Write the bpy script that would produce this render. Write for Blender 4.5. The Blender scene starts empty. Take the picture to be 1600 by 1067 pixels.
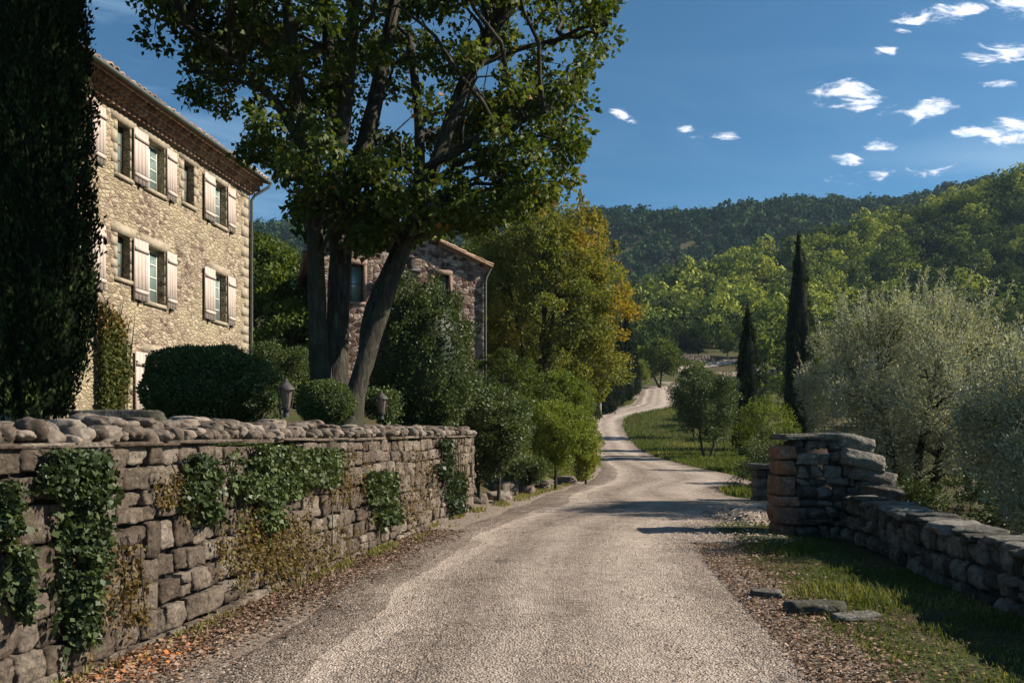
import bpy, math, random
import numpy as np
from mathutils import Vector

R = math.radians
SC = bpy.context.scene
COL = SC.collection
EYE = 1.65
FPX = 1200.0

# ------------------------------------------------------------------ camera
cam_d = bpy.data.cameras.new('camera')
cam_d.sensor_width = 36.0
cam_d.lens = 36.0 * FPX / 1600.0
cam_d.shift_y = 141.5 / 1600.0
cam_d.clip_start = 0.1
cam_d.clip_end = 5000
cam = bpy.data.objects.new('camera', cam_d)
COL.objects.link(cam)
cam.location = (0, 0, EYE)
cam.rotation_euler = (R(90), 0, 0)
SC.camera = cam

# ------------------------------------------------------------------ light
SUN_EL, SUN_AZ = 34.0, 3.0          # azimuth measured from +X towards +Y
SKY_STRENGTH, SUN_STRENGTH = 0.055, 4.6
sun_vec = Vector((math.cos(R(SUN_EL)) * math.cos(R(SUN_AZ)), math.cos(R(SUN_EL)) * math.sin(R(SUN_AZ)), math.sin(R(SUN_EL))))
sl = bpy.data.lights.new('sun', 'SUN')
sl.energy = SUN_STRENGTH
sl.angle = R(0.5)
sl.color = (1.0, 0.90, 0.77)
so = bpy.data.objects.new('sun', sl)
COL.objects.link(so)
so.rotation_euler = sun_vec.to_track_quat('Z', 'Y').to_euler()
SC.view_settings.view_transform = 'Standard'
SC.view_settings.look = 'None'
SC.view_settings.gamma = 1
SC.view_settings.use_curve_mapping = False
SC.view_settings.exposure = 1.05

# ------------------------------------------------------------------ node helpers
class NT:
    def __init__(s, nt):
        s.nt = nt; nt.nodes.clear()
    def n(s, t, **kw):
        nd = s.nt.nodes.new(t)
        for k, v in kw.items():
            if k.startswith('i_'):
                key = k[2:]
                key = int(key) if key.isdigit() else key.replace('_', ' ')
                s.put(nd.inputs[key], v)
            else:
                setattr(nd, k, v)
        return nd
    def put(s, sock, v):
        if hasattr(v, 'links') and hasattr(v, 'is_output'):
            s.nt.links.new(v, sock)
        else:
            sock.default_value = v
    def math(s, op, a, b=None, c=None, clamp=False):
        nd = s.nt.nodes.new('ShaderNodeMath'); nd.operation = op; nd.use_clamp = clamp
        s.put(nd.inputs[0], a)
        if b is not None: s.put(nd.inputs[1], b)
        if c is not None: s.put(nd.inputs[2], c)
        return nd.outputs[0]
    def ramp(s, fac, stops, interp='LINEAR'):
        nd = s.nt.nodes.new('ShaderNodeValToRGB'); cr = nd.color_ramp; cr.interpolation = interp
        while len(cr.elements) < len(stops): cr.elements.new(0.5)
        for e, (p, c) in zip(cr.elements, stops):
            e.position = p
            if not hasattr(c, '__len__'): c = (c, c, c)
            e.color = (*c[:3], 1)
        s.put(nd.inputs[0], fac)
        return nd.outputs[0]
    def mix(s, fac, a, b, mode='MIX'):
        nd = s.nt.nodes.new('ShaderNodeMix'); nd.data_type = 'RGBA'; nd.blend_type = mode; nd.clamp_factor = True
        s.put(nd.inputs[0], fac)
        for sk, v in ((nd.inputs[6], a), (nd.inputs[7], b)):
            if hasattr(v, '__len__') and len(v) == 3: v = (*v, 1)
            s.put(sk, v)
        return nd.outputs[2]
    def noise(s, vec, scale, detail=4, rough=0.55, dist=0.0, out=0):
        nd = s.nt.nodes.new('ShaderNodeTexNoise')
        if vec is not None: s.put(nd.inputs['Vector'], vec)
        nd.inputs['Scale'].default_value = scale; nd.inputs['Detail'].default_value = detail
        nd.inputs['Roughness'].default_value = rough; nd.inputs['Distortion'].default_value = dist
        return nd.outputs[out]
    def voro(s, vec, scale, feature='F1', out='Distance', rnd=1.0):
        nd = s.nt.nodes.new('ShaderNodeTexVoronoi'); nd.feature = feature
        s.put(nd.inputs['Vector'], vec); nd.inputs['Scale'].default_value = scale
        nd.inputs['Randomness'].default_value = rnd
        return nd.outputs[out]
    def bump(s, h, strength=0.5, dist=0.02, normal=None):
        nd = s.nt.nodes.new('ShaderNodeBump'); nd.inputs['Strength'].default_value = strength
        nd.inputs['Distance'].default_value = dist
        s.put(nd.inputs['Height'], h)
        if normal is not None: s.put(nd.inputs['Normal'], normal)
        return nd.outputs[0]

def new_mat(name):
    m = bpy.data.materials.new(name); m.use_nodes = True
    return m, NT(m.node_tree)

def finish(t, col, rough=0.9, normal=None, spec=0.25, trans=None, metallic=0.0):
    b = t.n('ShaderNodeBsdfPrincipled')
    t.put(b.inputs['Base Color'], col if not (hasattr(col, '__len__') and len(col) == 3) else (*col, 1))
    t.put(b.inputs['Roughness'], rough)
    b.inputs['Specular IOR Level'].default_value = spec
    b.inputs['Metallic'].default_value = metallic
    if normal is not None: t.put(b.inputs['Normal'], normal)
    out = t.n('ShaderNodeOutputMaterial')
    sh = b.outputs[0]
    if trans:
        tr = t.n('ShaderNodeBsdfTranslucent')
        tc = t.mix(1.0, col, (1.2, 1.15, 0.5), 'MULTIPLY')
        t.put(tr.inputs[0], tc)
        ms = t.n('ShaderNodeMixShader'); ms.inputs[0].default_value = trans
        t.nt.links.new(sh, ms.inputs[1]); t.nt.links.new(tr.outputs[0], ms.inputs[2])
        sh = ms.outputs[0]
    t.nt.links.new(sh, out.inputs[0])
    return b

def attr(t, name='v'):
    return t.n('ShaderNodeAttribute', attribute_name=name).outputs['Fac']

def leaf_mat(name, stops, trans=0.3, rough=0.5, spec=0.35):
    m, t = new_mat(name); spec *= .55; rough = min(rough + .12, .8)
    finish(t, t.ramp(attr(t), stops), rough, spec=spec, trans=trans)
    return m

def plain(name, col, rough=0.7, metallic=0.0, spec=0.3, nscale=8, var=0.25, bump=0.15):
    m, t = new_mat(name)
    co = t.n('ShaderNodeTexCoord').outputs['Object']
    nz = t.noise(co, nscale, 6, 0.6)
    f = t.ramp(nz, [(0.3, 1 - var), (0.7, 1 + var * 0.4)])
    c = t.mix(1.0, (*col, 1), f, 'MULTIPLY')
    finish(t, c, rough, t.bump(nz, bump, 0.01), spec, metallic=metallic)
    return m

def stone_mat(name, stops, lichen=None, lamt=0.35, bump=0.6, scale=1.0, moss=None, rugged=0.0):
    """stone with per-stone tint from attribute v, grain, pits and lichen blotches"""
    m, t = new_mat(name)
    co = t.n('ShaderNodeTexCoord').outputs['Object']
    base = t.ramp(attr(t), stops)
    n1 = t.noise(co, 7 * scale, 8, 0.65, 0.3)
    n2 = t.noise(co, 38 * scale, 6, 0.7)
    base = t.mix(1.0, base, t.ramp(n1, [(0.28, 0.55), (0.5, 0.95), (0.75, 1.3)]), 'MULTIPLY')
    base = t.mix(1.0, base, t.ramp(n2, [(0.3, 0.7), (0.6, 1.1)]), 'MULTIPLY')
    if lichen:
        n3 = t.noise(co, 4.3 * scale, 7, 0.7)
        n4 = t.voro(co, 22 * scale)
        f = t.math('MULTIPLY', t.ramp(n3, [(0.5, 0), (0.6, 1)]), t.ramp(n4, [(0.2, 1), (0.5, 0.2)]))
        base = t.mix(t.math('MULTIPLY', f, lamt), base, lichen)
    if moss:
        n5 = t.noise(co, 2.1 * scale, 6, 0.7)
        base = t.mix(t.math('MULTIPLY', t.ramp(n5, [(0.52, 0), (0.66, 1)]), 0.7), base, moss)
    h = t.math('ADD', t.math('MULTIPLY', n1, 1.2), t.math('MULTIPLY', n2, 0.5))
    if rugged:                                      # pits, chips and dark crevices in hammered stone
        pv = t.voro(co, 17 * scale, 'SMOOTH_F1'); n6 = t.noise(co, 19 * scale, 8, 0.8, 1.2)
        h = t.math('ADD', h, t.math('MULTIPLY', t.math('SUBTRACT', n6, pv), 1.3 * rugged))
        base = t.mix(1.0, base, t.ramp(n6, [(.36, 1 - .6 * rugged), (.5, 1.0), (.7, 1 + .45 * rugged)]), 'MULTIPLY')
    finish(t, base, 0.92, t.bump(h, bump, 0.03), 0.2)
    return m

# ------------------------------------------------------------------ mesh helpers
class MB:
    """collects quads/tris with a per-face value v"""
    def __init__(s):
        s.V = []; s.F4 = []; s.F3 = []; s.v4 = []; s.v3 = []; s.n = 0
    def add(s, V, F, v=0.5):
        V = np.asarray(V, float).reshape(-1, 3); F = np.asarray(F, int)
        if F.size == 0: return
        vv = np.broadcast_to(np.asarray(v, float), (len(F),))
        if F.shape[1] == 4: s.F4.append(F + s.n); s.v4.append(vv)
        else: s.F3.append(F + s.n); s.v3.append(vv)
        s.V.append(V); s.n += len(V)
    def box(s, c, size, ax=(1, 0, 0), ay=(0, 1, 0), v=0.5):
        c = np.array(c, float); ax = np.array(ax, float); ay = np.array(ay, float); az = np.cross(ax, ay)
        h = np.array(size, float) / 2
        P = [c + sx * h[0] * ax + sy * h[1] * ay + sz * h[2] * az for sz in (-1, 1) for sy in (-1, 1) for sx in (-1, 1)]
        s.add(P, [(0, 2, 3, 1), (4, 5, 7, 6), (0, 1, 5, 4), (2, 6, 7, 3), (0, 4, 6, 2), (1, 3, 7, 5)], v)
    def tube(s, pts, rad, n=8, v=0.5, rng=None, rough=0.0, cap=True):
        pts = np.asarray(pts, float); m = len(pts)
        rad = np.broadcast_to(np.asarray(rad, float), (m,))
        T = np.gradient(pts, axis=0); T /= np.linalg.norm(T, axis=1)[:, None] + 1e-9
        up = np.array([0.31, 0.95, 0.05]) if abs(T[0][1]) < 0.8 else np.array([1., 0, 0.1])
        A = np.cross(T, up); A /= np.linalg.norm(A, axis=1)[:, None] + 1e-9
        B = np.cross(T, A)
        th = np.linspace(0, 2 * np.pi, n, endpoint=False)
        rr = rad[:, None] * np.ones((1, n))
        if rng is not None and rough > 0:
            lob = 1 + rough * np.sin(th * 3 + rng.uniform(0, 6))[None] * 0.6
            rr = rr * lob * (1 + rough * rng.normal(size=(m, n)) * 0.5)
        P = pts[:, None] + rr[..., None] * (np.cos(th)[None, :, None] * A[:, None] + np.sin(th)[None, :, None] * B[:, None])
        V = P.reshape(-1, 3)
        i = np.arange(m - 1)[:, None] * n; j = np.arange(n)[None]; k = (j + 1) % n
        F = np.stack([i + j, i + k, i + n + k, i + n + j], -1).reshape(-1, 4)
        s.add(V, F, v)
        if cap and n > 2:
            for r0, rev in ((0, True), ((m - 1) * n, False)):
                Vc = np.vstack([V[r0:r0 + n], V[r0:r0 + n].mean(0)])
                Fc = [(a, (a + 1) % n, n) if not rev else ((a + 1) % n, a, n) for a in range(n)]
                s.add(Vc, Fc, v)
    def build(s, name, mat, parent=None, smooth=False):
        V = np.vstack(s.V)
        if parent is not None: V = V - np.array(parent.location)
        q = np.vstack(s.F4) if s.F4 else np.zeros((0, 4), int)
        t3 = np.vstack(s.F3) if s.F3 else np.zeros((0, 3), int)
        me = bpy.data.meshes.new(name)
        me.vertices.add(len(V)); me.vertices.foreach_set('co', V.astype(np.float32).ravel())
        nl = q.size + t3.size
        me.loops.add(nl)
        me.loops.foreach_set('vertex_index', np.concatenate([q.ravel(), t3.ravel()]).astype(np.int32))
        npoly = len(q) + len(t3)
        me.polygons.add(npoly)
        st = np.concatenate([np.arange(len(q)) * 4, q.size + np.arange(len(t3)) * 3]).astype(np.int32)
        me.polygons.foreach_set('loop_start', st)
        if smooth: me.polygons.foreach_set('use_smooth', np.ones(npoly, bool))
        a = me.attributes.new('v', 'FLOAT', 'FACE')
        a.data.foreach_set('value', np.concatenate(s.v4 + s.v3).astype(np.float32))
        me.update(calc_edges=True); me.validate()
        if mat: me.materials.append(mat)
        o = bpy.data.objects.new(name, me); COL.objects.link(o)
        if parent is not None: o.parent = parent
        return o

def tag(o, label=None, cat=None, group=None, kind=None):
    if label: o['label'] = label
    if cat: o['category'] = cat
    if group: o['group'] = group
    if kind: o['kind'] = kind
    return o

def thing(name, loc, label, cat, group=None):
    o = bpy.data.objects.new(name, None); COL.objects.link(o); o.location = loc
    o.empty_display_size = 0.3
    return tag(o, label, cat, group)

def unit(a): return a / (np.linalg.norm(a, axis=-1, keepdims=True) + 1e-9)

def leaves(mb, C, L, W, axis, rng, v, fold=0.25, jit=0.6):
    """folded diamond leaves. C (N,3) bases, L length, W width/length"""
    N = len(C)
    L = np.broadcast_to(L, (N,))[:, None] * rng.uniform(0.7, 1.25, (N, 1))
    a = unit(np.broadcast_to(axis, (N, 3)) + rng.normal(size=(N, 3)) * jit)
    b = unit(np.cross(a, rng.normal(size=(N, 3)))); c = np.cross(a, b)
    w = L * W * 0.5
    V = np.stack([C, C + a * L * 0.45 + b * w + c * fold * w, C + a * L, C + a * L * 0.45 - b * w + c * fold * w], 1).reshape(-1, 3)
    F = np.arange(4 * N).reshape(N, 4)
    mb.add(V, F, v)

def sstep(a, b, x):
    t = np.clip((np.asarray(x, float) - a) / (b - a), 0, 1); return t * t * (3 - 2 * t)

def vnoise(x, y, sc=1.0, seed=0):
    """cheap smooth pseudo noise in [-1,1]"""
    x = np.asarray(x, float) * sc; y = np.asarray(y, float) * sc; r = 0
    rg = np.random.default_rng(abs(int(seed)))
    for k in range(6):
        a = rg.uniform(0, 6.28); f = rg.uniform(0.7, 2.2); p = rg.uniform(0, 6.28)
        r = r + np.sin(f * (x * math.cos(a) + y * math.sin(a)) + p)
    return r / 4.0

def P(px, py, Y):
    return np.array([(px - 800) / FPX * Y, Y, EYE + (675 - py) / FPX * Y])

# ------------------------------------------------------------------ sky
w = bpy.data.worlds.new('World'); SC.world = w; w.use_nodes = True
t = NT(w.node_tree)
sky = t.n('ShaderNodeTexSky'); sky.sky_type = 'NISHITA'; sky.sun_disc = False
sky.sun_elevation = R(SUN_EL); sky.sun_rotation = R(90 - SUN_AZ)
sky.altitude = 400; sky.air_density = 1.0; sky.dust_density = 0.2; sky.ozone_density = 3.5
gv = t.n('ShaderNodeNewGeometry').outputs['Incoming']
co = t.n('ShaderNodeTexCoord').outputs['Generated']
sep = t.n('ShaderNodeSeparateXYZ'); t.put(sep.inputs[0], co)
dx, dy, dz = sep.outputs
ay = t.math('MAXIMUM', dy, 0.02)
u = t.math('DIVIDE', dx, ay); vv = t.math('DIVIDE', dz, ay)
cmb = t.n('ShaderNodeCombineXYZ'); t.put(cmb.inputs[0], u); t.put(cmb.inputs[1], t.math('MULTIPLY', vv, 2.9))
pc = cmb.outputs[0]
nA = t.noise(pc, 17, 9, 0.66, 1.0)
nB = t.noise(pc, 26, 6, 0.6)
nmix = t.math('ADD', t.math('MULTIPLY', nA, 0.7), t.math('MULTIPLY', nB, 0.3))
total = None
def cloud(px, py, w_, h_, tilt=0.12, dens=1.0):
    """soft lumpy cloud patch in a sky direction"""
    global total
    cu, cv = (px - 800) / FPX, (675 - py) / FPX; w_ *= 1.0; h_ *= .95
    a = t.math('SUBTRACT', u, cu); b = t.math('SUBTRACT', vv, cv)
    b = t.math('SUBTRACT', b, t.math('MULTIPLY', a, tilt))
    e = t.math('ADD', t.math('POWER', t.math('DIVIDE', a, w_ / FPX), 2.0), t.math('POWER', t.math('DIVIDE', b, h_ / FPX), 2.0))
    e = t.math('MULTIPLY', t.math('SUBTRACT', 1.0, e), dens)
    e = t.math('MAXIMUM', e, -1.5)
    total = e if total is None else t.math('MAXIMUM', total, e)
for args in [(1318, 145, 48, 24, .1), (1352, 160, 28, 13, .2), (1432, 173, 52, 17, .12), (1316, 250, 30, 10, .05), (1480, 22, 82, 17, .22),
             (1590, 10, 40, 18, .1), (1575, 80, 60, 16, .05), (1530, 92, 34, 12, 0), (1560, 130, 26, 9, 0), (1585, 205, 62, 26, .25),
             (1375, 228, 26, 12, .1), (975, 181, 20, 9, -.3), (1072, 202, 16, 7, 0), (1385, 80, 22, 8, 0), (1125, 213, 40, 9, 0), (1510, 208, 26, 10, .1), (1410, 272, 60, 9, .1, .3)]:
    cloud(*args)
d = t.math('ADD', t.math('MULTIPLY', total, 1.35), t.math('MULTIPLY', t.math('SUBTRACT', nmix, 0.52), 13.0))
mask = t.ramp(t.math('MULTIPLY', t.math('ADD', d, .7), .34), [(0.12, 0), (1.0, 1)])
mask.node.color_ramp.interpolation = 'EASE'
# thin cirrus veils
cm2 = t.n('ShaderNodeCombineXYZ'); t.put(cm2.inputs[0], t.math('ADD', u, t.math('MULTIPLY', vv, 0.8))); t.put(cm2.inputs[1], t.math('MULTIPLY', vv, 5.0))
cir = t.noise(cm2.outputs[0], 2.3, 7, 0.6, 0.8)
veil = t.ramp(cir, [(0.42, 0), (0.72, 1)])
side = t.ramp(u, [(0.0, 1), (0.35, 0.08)])       # veils lie in the western part of the sky
leftm = t.math('MULTIPLY', veil, t.ramp(t.math('MULTIPLY', u, -1.0), [(0.1, 0.10), (0.35, 0.7)]))
rc = t.math('ADD', t.math('MULTIPLY', t.math('SUBTRACT', u, 0.62), 2.2), t.math('SUBTRACT', 0.62, t.math('MULTIPLY', t.math('ABSOLUTE', t.math('SUBTRACT', vv, 0.355)), 9.0)))
rightm = t.math('MULTIPLY', t.ramp(rc, [(0.1, 0), (0.7, 0.8)]), t.ramp(cir, [(0.3, 0.25), (0.6, 1)]))
veilm = t.math('MAXIMUM', leftm, rightm)
skyc = t.mix(1.0, sky.outputs[0], (0.50, 0.87, 0.95), 'MULTIPLY')
skyc = t.mix(veilm, skyc, (3.4, 5.3, 7.4))
cc = t.mix(t.ramp(nB, [(0.35, 0), (0.65, 1)]), (9.0, 10.5, 12.5), (15.5, 14.6, 14.2))
skyc = t.mix(t.math('MULTIPLY', mask, 0.95), skyc, cc)
bg = t.n('ShaderNodeBackground'); t.put(bg.inputs[0], skyc); bg.inputs[1].default_value = SKY_STRENGTH
wo = t.n('ShaderNodeOutputWorld'); t.nt.links.new(bg.outputs[0], wo.inputs[0])

# ------------------------------------------------------------------ terrain functions
RY = [-10, 0, 5, 8, 12.5, 16.5, 21, 26, 32, 39.6, 47, 54, 62, 70, 75, 79, 82, 86, 90, 95, 108, 116, 126, 150]
RX = [-.3, -.1, 0, .2, 1.0, 1.9, 3.3, 4.9, 6.0, 6.5, 6.7, 6.9, 7.5, 8.0, 8.7, 9.9, 11.8, 14.8, 16.6, 17.7, 20.3, 24, 32, 60]
RH = [2.1, 2.1, 2.1, 2.15, 2.15, 2.15, 2.2, 2.4, 2.4, 2.1, 1.95, 1.85, 1.85, 1.95, 2.1, 2.4, 2.6, 2.6, 2.4, 2.2, 1.9, 2, 2, 2]
ZY = [-10, 38, 47, 54, 62, 75, 85, 95, 108, 120, 135, 148, 165]
ZZ = [0, 0, .15, .5, 1.1, 2.9, 4.2, 5.6, 7.7, 8.9, 11.5, 15.5, 18.5]
def smooth_interp(xs, ys):
    g = np.arange(xs[0], xs[-1], 0.5); h = np.interp(g, xs, ys)
    k = np.hanning(9); k /= k.sum(); pad = np.concatenate([np.full(4, h[0]), h, h[-1] + (h[-1] - h[-2]) * np.arange(1, 5)])
    h = np.convolve(pad, k, 'valid')
    return lambda q: np.interp(q, g, h)
roadx = smooth_interp(RY, RX); roadw = smooth_interp(RY, RH); zprof = smooth_interp(ZY, ZZ)
def wallx(Y): return -2.95 + 0.186 * (np.asarray(Y, float) - 5.05)
def leftx(Y):
    Y = np.asarray(Y, float); k = sstep(16.5, 22, Y)
    return wallx(Y) * (1 - k) + (roadx(Y) - roadw(Y) - 0.7) * k
def H(X, Y):
    X = np.asarray(X, float); Y = np.asarray(Y, float)
    z = zprof(np.minimum(Y, 164.0))
    uu = X - leftx(Y)
    terr = sstep(-.28, -.40, uu) * (1.42 + 0.035 * np.clip(-uu, 0, 14)) * (1 - sstep(15.9, 16.25, Y)) * (Y < 17)
    bank = sstep(0.0, -3.4, uu) * 1.75 * sstep(15.9, 16.6, Y) * (1 - sstep(60, 90, Y)) + 0.10 * np.clip(-uu - 3, 0, 20) * sstep(16, 20, Y) * (1 - sstep(60, 90, Y))
    z = z + np.where(Y < 16.25, terr, bank)
    # olive grove drops a little behind the right wall, then rolling field
    z = z - 0.35 * sstep(6.2, 8.5, X) * sstep(3, 8, Y) * (1 - sstep(22, 35, Y))
    z = z + 0.09 * vnoise(X, Y, 0.5, 3) * sstep(2.6, 4.5, np.abs(X - roadx(np.minimum(Y, 149)))) * (uu > 0)
    # hills
    near = np.clip(13 + 0.30 * X, 8, 110) * sstep(150, 270, Y) * (1 - sstep(275, 345, Y)) + 26 * sstep(270, 345, Y)
    far = (95 + 0.075 * X + 4 * vnoise(X, Y, 0.012, 5)) * sstep(330, 540, Y)
    near = near + 3.5 * vnoise(X, Y, 0.045, 8) * sstep(150, 200, Y)
    left = 10 * sstep(-30, -140, X) * sstep(60, 160, Y)
    z = z + near + far + left - 40 * sstep(560, 900, Y)
    return z

# ------------------------------------------------------------------ materials
def ground_mat():
    m, t = new_mat('grassy ground')
    co = t.n('ShaderNodeTexCoord').outputs['Object']
    n1 = t.noise(co, 0.55, 7, 0.6, 0.4); n2 = t.noise(co, 14, 7, 0.7); n3 = t.noise(co, 60, 4, 0.7)
    c = t.ramp(n1, [(0.33, (.07, .052, .033)), (0.46, (.085, .07, .036)), (0.56, (.055, .068, .022)), (0.7, (.075, .09, .028))])
    c = t.mix(1.0, c, t.ramp(n2, [(0.3, .5), (.65, 1.35)]), 'MULTIPLY')
    c = t.mix(1.0, c, t.ramp(n3, [(0.35, .6), (.6, 1.2)]), 'MULTIPLY')
    pr = t.math('ADD', attr(t), t.math('MULTIPLY', t.math('SUBTRACT', t.noise(co, 3.1, 7, .7), .5), 1.1))
    gr = t.mix(1.0, t.ramp(t.noise(co, 60, 5, .8), [(.3, (.10, .078, .06)), (.5, (.27, .215, .172)), (.7, (.42, .35, .29))]), t.ramp(n2, [(.3, .5), (.6, 1.1)]), 'MULTIPLY')
    c = t.mix(t.ramp(pr, [(.3, 0), (.75, .95)]), c, gr)
    h = t.math('ADD', n2, t.math('MULTIPLY', n3, .6))
    finish(t, c, 0.95, t.bump(h, 0.9, 0.05), 0.1)
    return m
def road_mat():
    m, t = new_mat('gravel')
    co = t.n('ShaderNodeTexCoord').outputs['Object']
    un = attr(t, 'v')                                    # 0..1 across the road
    wob = t.math('ADD', un, t.math('MULTIPLY', t.math('SUBTRACT', t.noise(co, 0.5, 3), 0.5), 0.16))
    tracks = t.ramp(wob, [(0.0, .55), (.09, .68), (.16, .78), (.20, 1.5), (.235, 1.12), (.36, .74), (.47, 1.0), (.58, .82), (.70, 1.02), (.80, 1.2), (.88, .92), (1.0, .6)])
    n0 = t.noise(co, 0.45, 5, 0.6, .5); n1 = t.noise(co, 11, 8, 0.75); n2 = t.noise(co, 75, 4, 0.8)
    smf = t.math('MULTIPLY', t.ramp(wob, [(.13, 0), (.2, .95), (.27, .3), (.36, .05), (.48, .7), (.58, .2), (.68, .65), (.8, .85), (.9, .1)]), t.ramp(t.noise(co, 1.3, 7, .7), [(.35, .35), (.6, 1)]))
    vo = t.voro(co, 55); vo2 = t.voro(co, 24)
    vc = t.n('ShaderNodeTexVoronoi'); t.put(vc.inputs['Vector'], co); vc.inputs['Scale'].default_value = 55
    c = t.mix(0.0, (.35, .29, .24, 1), (.35, .29, .24, 1))
    c = t.mix(t.ramp(n0, [(.35, 0), (.65, 1)]), (.56, .45, .36), (.41, .328, .264))
    ng = t.noise(co, 1.6, 8, .75, .8)
    c = t.mix(t.math('MULTIPLY', t.ramp(ng, [(.5, 0), (.62, 1)]), .75), c, (.20, .15, .118))
    c = t.mix(t.math('MULTIPLY', t.ramp(t.noise(co, .9, 6, .7, 1.5), [(.52, 0), (.66, 1)]), .6), c, (.62, .50, .40))
    c = t.mix(1.0, c, tracks, 'MULTIPLY')
    gl = t.n('ShaderNodeSeparateColor'); t.put(gl.inputs[0], vc.outputs['Color'])
    c = t.mix(1.0, c, t.ramp(gl.outputs[0], [(0, .5), (.5, .95), (1, 1.4)]), 'MULTIPLY')
    c = t.mix(1.0, c, t.ramp(n1, [(.3, .55), (.5, .98), (.72, 1.25)]), 'MULTIPLY')
    c = t.mix(t.ramp(vo, [(.35, 0), (.62, .7)]), c, (.07, .055, .045))
    c = t.mix(t.math('MULTIPLY', smf, .72), c, t.mix(1.0, (.56, .47, .39, 1), t.ramp(n1, [(.3, .7), (.65, 1.1)]), 'MULTIPLY'))
    h = t.math('SUBTRACT', t.math('ADD', t.math('MULTIPLY', n1, .9), t.math('MULTIPLY', n2, .4)), t.math('ADD', t.math('MULTIPLY', vo, .9), t.math('MULTIPLY', vo2, .6)))
    finish(t, c, 0.95, t.bump(h, 0.9, 0.03), 0.15)
    return m
M = {}
M['ground'] = ground_mat(); M['road'] = road_mat()
M['pebble'] = stone_mat('pebble', [(0, (.16, .125, .10)), (.5, (.34, .275, .225)), (1, (.52, .45, .38))], bump=.3, scale=3)
M['wall'] = stone_mat('wall stone', [(0, (.092, .068, .050)), (.4, (.155, .12, .09)), (.75, (.205, .163, .125)), (1, (.275, .23, .182))], (.29, .26, .20), .5, 1.0, rugged=1.0)
M['core'] = plain('earth mortar', (.045, .033, .025), .95, nscale=14, var=.5, bump=.6)
M['cobble'] = stone_mat('cobble', [(0, (.075, .056, .043)), (.5, (.15, .118, .092)), (1, (.25, .205, .165))], (.30, .29, .25), .45, .6, rugged=.5)
M['grey'] = stone_mat('grey stone', [(0, (.055, .05, .043)), (.5, (.14, .127, .11)), (1, (.26, .24, .205))], (.34, .34, .29), .6, 1.0, moss=(.06, .065, .025), rugged=1.0)
M['warm'] = stone_mat('ochre stone', [(0, (.17, .085, .05)), (.6, (.27, .15, .095)), (1, (.34, .22, .15))], (.42, .38, .30), .55, .9, rugged=.8)
M['bark'] = None

def bark_mat():
    m, t = new_mat('bark')
    co = t.n('ShaderNodeTexCoord').outputs['Object']
    mp = t.n('ShaderNodeMapping'); t.put(mp.inputs[0], co); mp.inputs['Scale'].default_value = (1, 1, .22)
    n1 = t.noise(mp.outputs[0], 16, 8, .7, .6); n2 = t.noise(co, 2.2, 5, .6)
    c = t.ramp(n1, [(.3, (.013, .010, .008)), (.5, (.040, .034, .026)), (.7, (.115, .104, .082))])
    c = t.mix(t.math('MULTIPLY', t.ramp(n2, [(.45, 0), (.6, 1)]), .6), c, (.042, .048, .024))
    finish(t, c, .9, t.bump(n1, 1.0, .04), .2)
    return m
M['bark'] = bark_mat()
M['plane'] = leaf_mat('broad leaves', [(0, (.020, .036, .008)), (.45, (.055, .082, .015)), (.8, (.12, .15, .025)), (.93, (.18, .175, .03)), (1, (.30, .12, .02))], .36, .42)
M['poplar'] = leaf_mat('poplar leaves', [(0, (.05, .07, .018)), (.5, (.125, .15, .032)), (.8, (.22, .22, .04)), (.92, (.24, .20, .03)), (1, (.36, .21, .03))], .38, .5)
M['olive'] = leaf_mat('olive leaves', [(0, (.10, .108, .066)), (.5, (.30, .31, .225)), (1, (.58, .59, .48))], .25, .5, .4)
M['cypress'] = leaf_mat('cypress sprays', [(0, (.006, .011, .004)), (.6, (.018, .029, .009)), (1, (.075, .095, .028))], .12, .65, .15)  # lightest stop paints sunlit tufts into the spray colour
M['box'] = leaf_mat('box leaves', [(0, (.018, .032, .009)), (.6, (.07, .10, .032)), (1, (.17, .21, .07))], .22, .4)
M['laurel'] = leaf_mat('laurel leaves', [(0, (.02, .036, .010)), (.6, (.075, .105, .034)), (1, (.16, .19, .07))], .25, .38, .5)
M['bright'] = leaf_mat('bright leaves', [(0, (.035, .055, .012)), (.6, (.13, .175, .028)), (.9, (.22, .25, .038)), (1, (.32, .25, .035))], .38, .45)
M['ivy'] = leaf_mat('ivy leaves', [(0, (.016, .026, .010)), (.6, (.045, .066, .024)), (1, (.105, .135, .045))], .2, .35, .5)
M['dryvine'] = leaf_mat('dry creeper', [(0, (.09, .055, .026)), (.6, (.165, .115, .042)), (1, (.15, .14, .04))], .3, .6)
M['redvine'] = leaf_mat('turning creeper', [(0, (.05, .07, .02)), (.5, (.10, .11, .03)), (.8, (.22, .13, .05)), (1, (.28, .10, .05))], .3, .5)
M['wood'] = leaf_mat('woodland leaves', [(0, (.026, .045, .018)), (.3, (.07, .095, .022)), (.65, (.16, .20, .038)), (1, (.36, .38, .075))], .22, .7, .1)
M['pine'] = leaf_mat('pine needles', [(0, (.010, .034, .016)), (.6, (.026, .062, .028)), (1, (.07, .115, .035))], .12, .7, .1)  # dark needle green, also standing in for cloud shade on the far ridge
M['grass'] = leaf_mat('grass blades', [(0, (.04, .055, .015)), (.5, (.085, .115, .026)), (.75, (.15, .165, .045)), (1, (.30, .245, .115))], .35, .6, .2)
M['dead'] = leaf_mat('fallen leaves', [(0, (.06, .038, .026)), (.5, (.15, .092, .062)), (.8, (.40, .27, .19)), (.95, (.42, .17, .07)), (1, (.50, .18, .05))], .15, .7, .2)

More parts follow.
